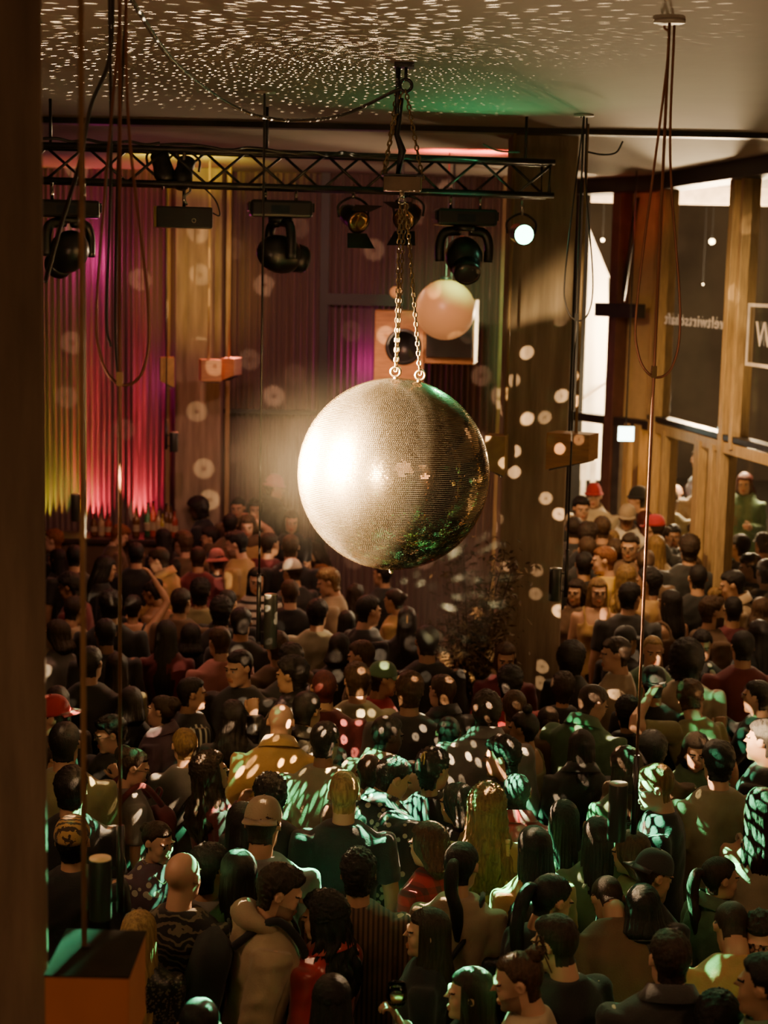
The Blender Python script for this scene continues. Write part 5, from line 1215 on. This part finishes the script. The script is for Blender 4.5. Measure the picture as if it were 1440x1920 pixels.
(1056,1292,-10,0,0,'dd',0,'f','curly','d',2,'t','char','dark brown curls in front of the big curly head',{}),
# middle
(1176,1338,0,0,0,'dd',0,'f','curly','k',2,'L','black','black curly head over black clothes beside the copper cable',{}),
(1224,1284,0,0,0,'dd',0,'m','short','k',2,'L','black','person in a black backward cap under the bent bare arm',dict(hat='snapback',hatc='black')),
(1297,1312,40,-60,-15,'ud',16,'m','messy','b',1,'t','olive','brown-haired dancer in a tan tee, bare arm bent over his head',{}),
(1112,1322,-30,-35,-20,'kd',6,'m','short','d',1,'j','green','dark-haired man in a green jacket looking down sideways',{}),
(1305,1412,165,10,-8,'dd',0,'f','shaggy','d',1,'j','green','woman facing us with green light across her face',{}),
(1345,1432,15,-10,0,'dd',2,'m','messy','k',1,'t','greyolive','man from behind in a grey olive tee with shaggy dark hair',dict(h=1.86)),
(1222,1410,0,0,0,'dd',0,'m','messy','k',2,'j','brown','man in a dim brown jacket behind the fair man with glasses',{}),
(1226,1478,75,15,-5,'hd',5,'m','fade','l',1,'t','black','fair short-haired man with glasses in profile beside the near cylinder lamp',dict(glasses=True,lod=1)),
(1172,1440,20,0,-10,'hd',0,'f','wavy','d',2,'t','green','brown wavy hair behind the near cylinder lamp',{}),
(1418,1308,60,0,0,'kf',0,'m','short','k',2,'L','black','person at the picture edge lifting both hands, one hand lit green',{}),
(1430,1390,60,0,0,'hd',0,'m','short','k',3,'L','black','dark figure in black at the picture edge below the lifted hands',{}),
(1427,1518,0,0,0,'dd',0,'f','wavy','d',2,'s','cream','woman from behind with wavy dark hair in a pale tank top',{}),
(1090,1402,0,0,0,'dd',0,'f','verylong','k',2,'j','char','woman from behind, long straight dark hair over a dark coat',{}),
(1056,1538,10,0,0,'dd',0,'f','verylong','k',2,'L','green','woman with very long black wavy hair and green lit sides',dict(lod=1)),
(1028,1352,-10,0,25,'dd',8,'f','bun','d',2,'j','cream','person draped in a pale cream scarf, head thrown back',{}),
(980,1368,60,0,-5,'dd',0,'f','topknot','k',2,'s','olive','dark-haired woman with a small topknot in an olive top',{}),
(964,1328,0,0,0,'dd',0,'m','short','b',2,'t','brown','smooth brown head behind the topknot',{}),
(912,1335,0,0,10,'dd',0,'m','messy','d',2,'j','grey','person in a pale patterned jacket fully lit green',{}),
(938,1422,80,0,-5,'dd',0,'m','curly','k',2,'t','black','dark curly head streaked green with earring in profile',{}),
(968,1490,0,0,0,'dd',0,'m','short','k',2,'j','red/satin','person in a shiny red satin jacket with its hood of dark hair',{}),
(913,1514,0,0,5,'dd',0,'f','bigcurl','l',1,'t','tan','woman with big long fair curls lit green on top',dict(lod=1)),
(814,1446,-10,-30,-5,'dd',0,'f','curly','k',2,'L','black','woman with piled black curls and a gold hair clip',dict(extra='C')),
(855,1508,60,0,-5,'dd',0,'f','bob','k',2,'L','black','black bob leaning to the woman with the hair clip',{}),
(801,1585,50,10,-8,'dd',0,'f','bob','b',1,'L','red/plaid','woman with a smooth brown bob in a red checked shirt',dict(lod=1)),
(866,1625,-10,-10,-5,'dd',3,'f','pony','k',2,'L','beige','woman from behind with a black ponytail on a beige top with a strap',dict(extra='S',lod=1)),
(1000,1592,20,0,0,'dd',0,'f','long','k',2,'t','tan','tan-shirted woman with a phone bag beside the very long black hair',dict(extra='S')),
(840,1375,5,0,0,'dd',0,'m','buzz','k',3,'j','char','person in a broad dark jacket with a blue-green blotch on its back',dict(h=1.72)),
(727,1382,-40,-20,-8,'dd',0,'m','fade','k',4,'j','cream','dark-skinned man in a pale collar looking sideways',{}),
(610,1392,-5,-10,0,'dd',3,'m','short','k',3,'t','greyolive','black-haired man from behind in a green dappled olive tee',dict(h=1.84)),
(668,1278,10,5,0,'dd',0,'m','messy','b',1,'t','greyolive','brown-haired man from behind in a green blotched olive shirt',dict(h=1.84)),
(607,1290,10,0,10,'dd',5,'m','buzz','r',2,'L','maroon','person in a dark red hooded top carrying one red spot',{}),
(545,1268,70,0,-5,'kd',0,'m','curly','k',2,'j','char/leather','curly black-haired man clapping in a dark leather jacket',{}),
(447,1254,160,-20,-5,'dd',0,'m','short','k',1,'t','black','man in a black tee facing us with light on his cheek',{}),
(527,1356,0,-8,-12,'dd',8,'m','bald','b',1,'j','tan','bald man from behind in a tan jacket with upturned collar',dict(h=1.84,lod=1)),
(576,1335,-30,0,-10,'dd',0,'m','short','k',2,'j','char/leather','dark head with light rings behind the bald tan jacket',{}),
(437,1345,0,0,0,'dd',0,'f','wavy','k',2,'L','black','woman with dark loose hair behind the person with curly hair clapping',{}),
(505,1495,15,0,0,'dd',0,'m','curly','k',3,'t','black','black curly head in green haze below the tan jacket',{}),
(645,1492,0,0,0,'dd',0,'m','slick','y',1,'t','black','man from behind, slicked fair top and shaved neck, black tee',dict(h=1.84,lod=1)),
(738,1462,-45,-25,-20,'dd',6,'m','short','k',2,'j','black/dots','dark-haired man in a black spotted jacket bowing away',dict(lod=1)),
(693,1450,0,0,0,'dd',0,'m','buzz','d',2,'t','brown','round cropped head dotted with orange spots',{}),
(455,1548,5,0,0,'dd',0,'f','verylong','k',2,'L','green','woman with long straight dark hair shining green low down',dict(lod=1)),
(494,1548,-10,0,-10,'dd',0,'m','short','d',2,'t','grey','person in a pale beige backward cap with its brim down',dict(hat='snapback',hatc='beige')),
(398,1448,-60,-10,10,'cd',0,'f','bigcurl','d',2,'L','maroon','woman with long curls and bright light spots on her lifted face',dict(lod=1)),
(345,1398,0,20,5,'dd',0,'f','bun','l',1,'t','grey','woman from behind with pinned-up fair hair in a grey tee, black strap',dict(extra='S',lod=1)),
(252,1440,-60,-20,-12,'dd',3,'f','updo','d',1,'t','grey','smiling woman with round glasses and a red backpack strap',dict(glasses=True,lod=1)),
(205,1378,150,-40,-10,'kd',0,'m','messy','k',1,'L','black','dark fringed man with glasses clasping his hands',dict(glasses=True,lod=1)),
(301,1334,75,0,8,'dd',0,'f','updo','d',1,'j','purple','woman in profile looking up with tied-back dark hair',{}),
(362,1302,-65,-10,0,'dd',0,'m','short','k',2,'L','black/sidestripe','young man in profile in a black top with pale sleeve stripes',{}),
(246,1318,0,0,0,'dd',0,'f','bob','k',2,'L','black','black bob with a light spot behind the fringed man',{}),
(108,1318,0,0,0,'dd',0,'f','long','d',2,'t','char','long dark brown hair above the red cap by the column',{}),
(94,1348,100,0,-5,'dd',0,'m','short','d',2,'t','char','person in a red backward cap half hidden by the column',dict(hat='snapback',hatc='red')),
(122,1396,0,0,0,'dd',0,'m','short','k',2,'t','olive','person in an olive tee below the red cap',{}),
(97,1420,-60,0,-10,'kd',0,'m','short','d',2,'t','black','brown-haired person peeking out from the column edge',{}),
(134,1482,0,0,0,'dd',0,'m','messy','k',2,'L','black','black messy head just above the patterned knit cap',{}),
(137,1578,0,0,12,'dd',0,'m','short','k',2,'L','black','person in a round cap knitted with a dark star pattern',dict(hat='knit',hatc='tan/medallion',lod=1)),
(298,1580,-150,20,-8,'dd',0,'f','bun','d',1,'L','purple/floral','woman with a tight bun and thin necklace in a printed shirt',dict(extra='N',lod=1)),
# front
(344,1645,-12,-8,-5,'dd',2,'m','bald','b',1,'t','black/leafy','bald man from behind in a black leaf-printed shirt',dict(h=1.82,lod=1)),
(396,1632,-40,0,0,'dd',0,'m','curly','k',2,'t','grey','black-haired person in grey behind the bald man, ear ring lit',{}),
(262,1752,0,-10,0,'dd',0,'f','verylong','y',1,'t','black/sequin','blonde woman in a black sequin top beside the wooden box',dict(h=1.64,lod=1)),
(528,1676,-78,-10,-8,'dd',10,'m','messy','d',1,'h','beige','bearded man in profile wearing a beige hooded jacket',dict(beard=1,h=1.80,lod=1)),
(604,1722,55,20,-5,'dq',0,'f','bigcurl','k',1,'j','red/satin','woman in a red top with very big black curls',dict(h=1.68,lod=1)),
(672,1640,0,0,0,'dd',0,'m','messy','k',2,'L','brown/knit','person from behind in a ribbed brown knit jumper',dict(h=1.76,lod=1)),
(622,1880,0,0,-10,'dw',3,'f','long','k',2,'L','greyolive','dark glossy head at the very bottom, pale sleeve lifting a wine glass',dict(lod=1)),
(798,1750,80,10,0,'dd',0,'f','verylong','d',1,'L','black','woman in profile with very long dark hair behind the wine glass',dict(h=1.68,lod=1)),
(878,1865,80,8,0,'dd',0,'f','long','d',1,'L','black','pale woman in profile with long dark hair below the beige ponytail top',dict(h=1.66,lod=1)),
(968,1842,75,15,-8,'dd',6,'m','manbun','b',1,'t','cream','smiling man in profile with a messy bun and short beard',dict(beard=1,h=1.79,lod=1)),
(1040,1772,40,10,-8,'dd',3,'m','fade','d',1,'t','black','man in a black tee with a side-shaved dark crop, seen half from behind',dict(h=1.82,lod=1)),
(1035,1690,-60,0,-15,'dd',5,'f','pony','k',2,'L','black','black ponytail bowing away next to the bright green sleeve',dict(lod=1)),
(985,1728,0,0,0,'dd',0,'f','shaggy','k',2,'j','char/leather','dark shaggy head with shiny strands behind the bun man',{}),
(1140,1690,10,0,-40,'dd',28,'m','buzz','d',2,'t','brown','person in a brown tee bending forward, back lit green',dict(h=1.76)),
(1180,1600,60,0,-10,'dd',0,'f','bob','b',2,'L','olive','brown bob with a green scarf under the near cylinder lamp',{}),
(1226,1643,-50,-20,-15,'dd',3,'m','fade','d',2,'t','black','man in a black cap with small yellow stitching',dict(hat='snapback',hatc='char',lod=1)),
(1204,1702,0,5,-5,'dd',0,'f','bob','k',2,'j','char/leather','smooth black green-shining head in a leather jacket',dict(lod=1)),
(1255,1800,0,5,-3,'dd',2,'m','short','d',1,'j','char','man from behind with short brown-grey hair and dark collared shirt',dict(h=1.84,lod=1)),
(1352,1648,-65,-10,-3,'dd',0,'f','pony','d',2,'j','green','woman in profile with a low ponytail and pale green jacket',dict(lod=1)),
(1372,1742,0,0,-30,'dd',20,'m','buzz','d',2,'t','tan','person in a tan top bending behind the ponytail woman',{}),
(1424,1762,160,0,-10,'dd',0,'m','messy','d',1,'L','brown','man with round glasses facing us at the picture edge',dict(glasses=True,lod=1)),
(1432,1850,60,0,0,'dd',0,'m','short','k',2,'j','green','person in a green lit shirt with black straps at the edge',{}),
(1345,1915,0,0,0,'dd',0,'f','bigcurl','k',2,'t','black','big dark curly head at the bottom edge',dict(h=1.66)),
(374,1930,0,0,-15,'dd',3,'m','buzz','k',2,'t','black','cropped head barely showing at the bottom edge',{}),
(446,1640,20,0,0,'dd',0,'f','long','k',2,'L','green','black-haired woman with green locks behind the hooded jacket man',{}),
(1120,1570,0,0,0,'dd',0,'f','long','k',2,'t','green','person with green spangles behind the near cylinder lamp',{}),
]
EXTRA_OUT = [
(1312,862,60,0,-5,'hd',6,'m','short','d',2,'j','blue','person in a blue grey jacket walking past outside',dict(Y=19.3,base=.5)),
(1316,905,0,0,0,'dd',0,'m','short','b',1,'t','beige','person in a beige shirt from behind just outside the doorway',dict(Y=18.3,base=.5)),
(1396,908,160,0,-5,'hd',0,'f','bob','r',1,'j','green','dark red-haired woman outside in a green shirt holding a pale bag',dict(Y=18.0,base=.5)),
(1268,925,0,0,0,'dd',0,'m','bald','w',1,'t','white','white-haired person outside behind the flat cap man',dict(Y=18.8,base=.5)),
]
WHO = {}
for row in EXTRA_OUT + CROWD:
    WHO[row[:2]] = (person(*row[:14], **row[14]), row)
# ------------------------------------------------------------------ things carried by people
def grip(key, side):
    o, row = WHO[key]; code = row[5][0 if side < 0 else 1]; S, Ev, Wv = arm_pts(row[7], code, side)
    q = Wv + (Wv - Ev).normalized() * .085; q = Vector(bend(np.array([tuple(q)]), row[6])[0])
    return o.location + Matrix.Rotation(o.rotation_euler.z, 3, 'Z') @ (q * o.scale[0])
def lathe(prof, n=24): return MB().rings([np.array([(r_ * math.cos(a), r_ * math.sin(a), z) for a in np.linspace(0, 2 * np.pi, n + 1)[:-1]]) for r_, z in prof])
p = grip((622, 1880), 1); g = empty('wine_glass', p + Vector((.02, -.035, -.02)), 'stemmed wine glass held up near the very bottom of the crowd', 'glass')
lathe([(.033, -.055), (.034, -.052), (.006, -.047), (.004, -.03), (.004, .02), (.012, .03)]).build('stem', glass_mat(), g, True)
lathe([(.012, .03), (.034, .05), (.042, .075), (.040, .10), (.034, .13), (.033, .13), (.039, .10), (.041, .075), (.033, .052)], 28).build('bowl', glass_mat(), g, True)
lathe([(.010, .034), (.032, .051), (.0395, .070), (.0395, .071)], 24).build('wine', mat('pale_wine', (.55, .40, .14), .1), g, True)
p = grip((604, 1722), 1); b_ = empty('beer_bottle', p + Vector((-.02, -.03, -.08)), 'dark beer bottle held by the woman in the red top', 'bottle')
lathe([(.028, 0), (.030, .005), (.030, .12), (.024, .15), (.013, .18), (.012, .225), (.014, .228), (.014, .24)]).build('glass_body', mat('bottle_g', (.03, .08, .03), .12), b_, True)
lathe([(.0306, .04), (.0306, .09)]).build('paper_band', mat('band_g', (.45, .35, .22), .7), b_, True)
def backpack(key, c, lab, front=False, size=(.155, .085, .23)):
    o, row = WHO[key]; e = empty('backpack', o.location, lab, 'backpack', None, o.rotation_euler.z); e.scale = o.scale
    s = 1 if front else -1; y0 = s * (.155 + size[1]); m = cloth_mat(c)
    def put(mb, n, mm=m, sm=True):
        v, f = mbvf(mb); obj_from(n, bend(v, row[6]), f, [mm], e, None, sm)
    def sq(cx, cy, cz, a, b, h, n=36, k=14):
        rr = []
        for i in range(k):
            t = -1 + 2 * i / (k - 1); w = (1 - abs(t) ** 4) ** .25 if abs(t) < 1 else .25
            w = max(w, .3); q = np.linspace(0, 2 * np.pi, n, endpoint=False); ca, sa = np.cos(q), np.sin(q)
            rr.append(np.stack([cx + np.sign(ca) * np.abs(ca) ** .5 * a * w, cy + np.sign(sa) * np.abs(sa) ** .5 * b * w, np.full(n, cz + t * h)], 1))
        mb = MB(); mb.rings(rr); v = mb.v[0]; mb.v[0] = v + (.008 * nz(v, (9, 9, 9), 3))[:, None]; return mb
    put(sq(0, y0, 1.20, *size), 'bag'); put(sq(0, y0 + s * (size[1] * .85), 1.10, size[0] * .8, .03, size[2] * .5), 'pocket')
    for sx in (-1, 1):
        put(MB().tube(curve_pts([(sx * .09, s * .17, 1.40), (sx * .11, s * .06, 1.52), (sx * .115, -s * .02, 1.53), (sx * .125, -s * .13, 1.42), (sx * .14, -s * .155, 1.25), (sx * .16, -s * .10, 1.06), (sx * .14, s * .14, 1.02)], 36), .019, 8), 'strap')
    put(MB().tube(curve_pts([(-.03, s * .17, 1.42), (-.03, s * .19, 1.47), (.03, s * .19, 1.47), (.03, s * .17, 1.42)], 12), .008, 6), 'top_loop')
backpack((528, 1676), 'black', 'black backpack worn by the man in the beige hooded jacket')
backpack((252, 1440), 'maroon', 'maroon backpack carried in front by the smiling woman with glasses', True, (.12, .06, .17))
p = at(952, 1582, 8.05); st_ = empty('pole_stand', (p.x, p.y, 0), 'thin pale yellow upright pole standing below the long fair curls', 'pole')
MB().cyl((0, 0, .01), (0, 0, p.z), .011, 10).build('pole', mat('pale_pole', (.55, .50, .18), .5), st_, True); MB().cyl((0, 0, p.z), (0, 0, p.z + .02), .013, 10).build('tip', mat('pale_tip', (.7, .6, .3), .5), st_, True); MB().cyl((0, 0, 0), (0, 0, .02), .14, 24).build('base', black, st_, True)
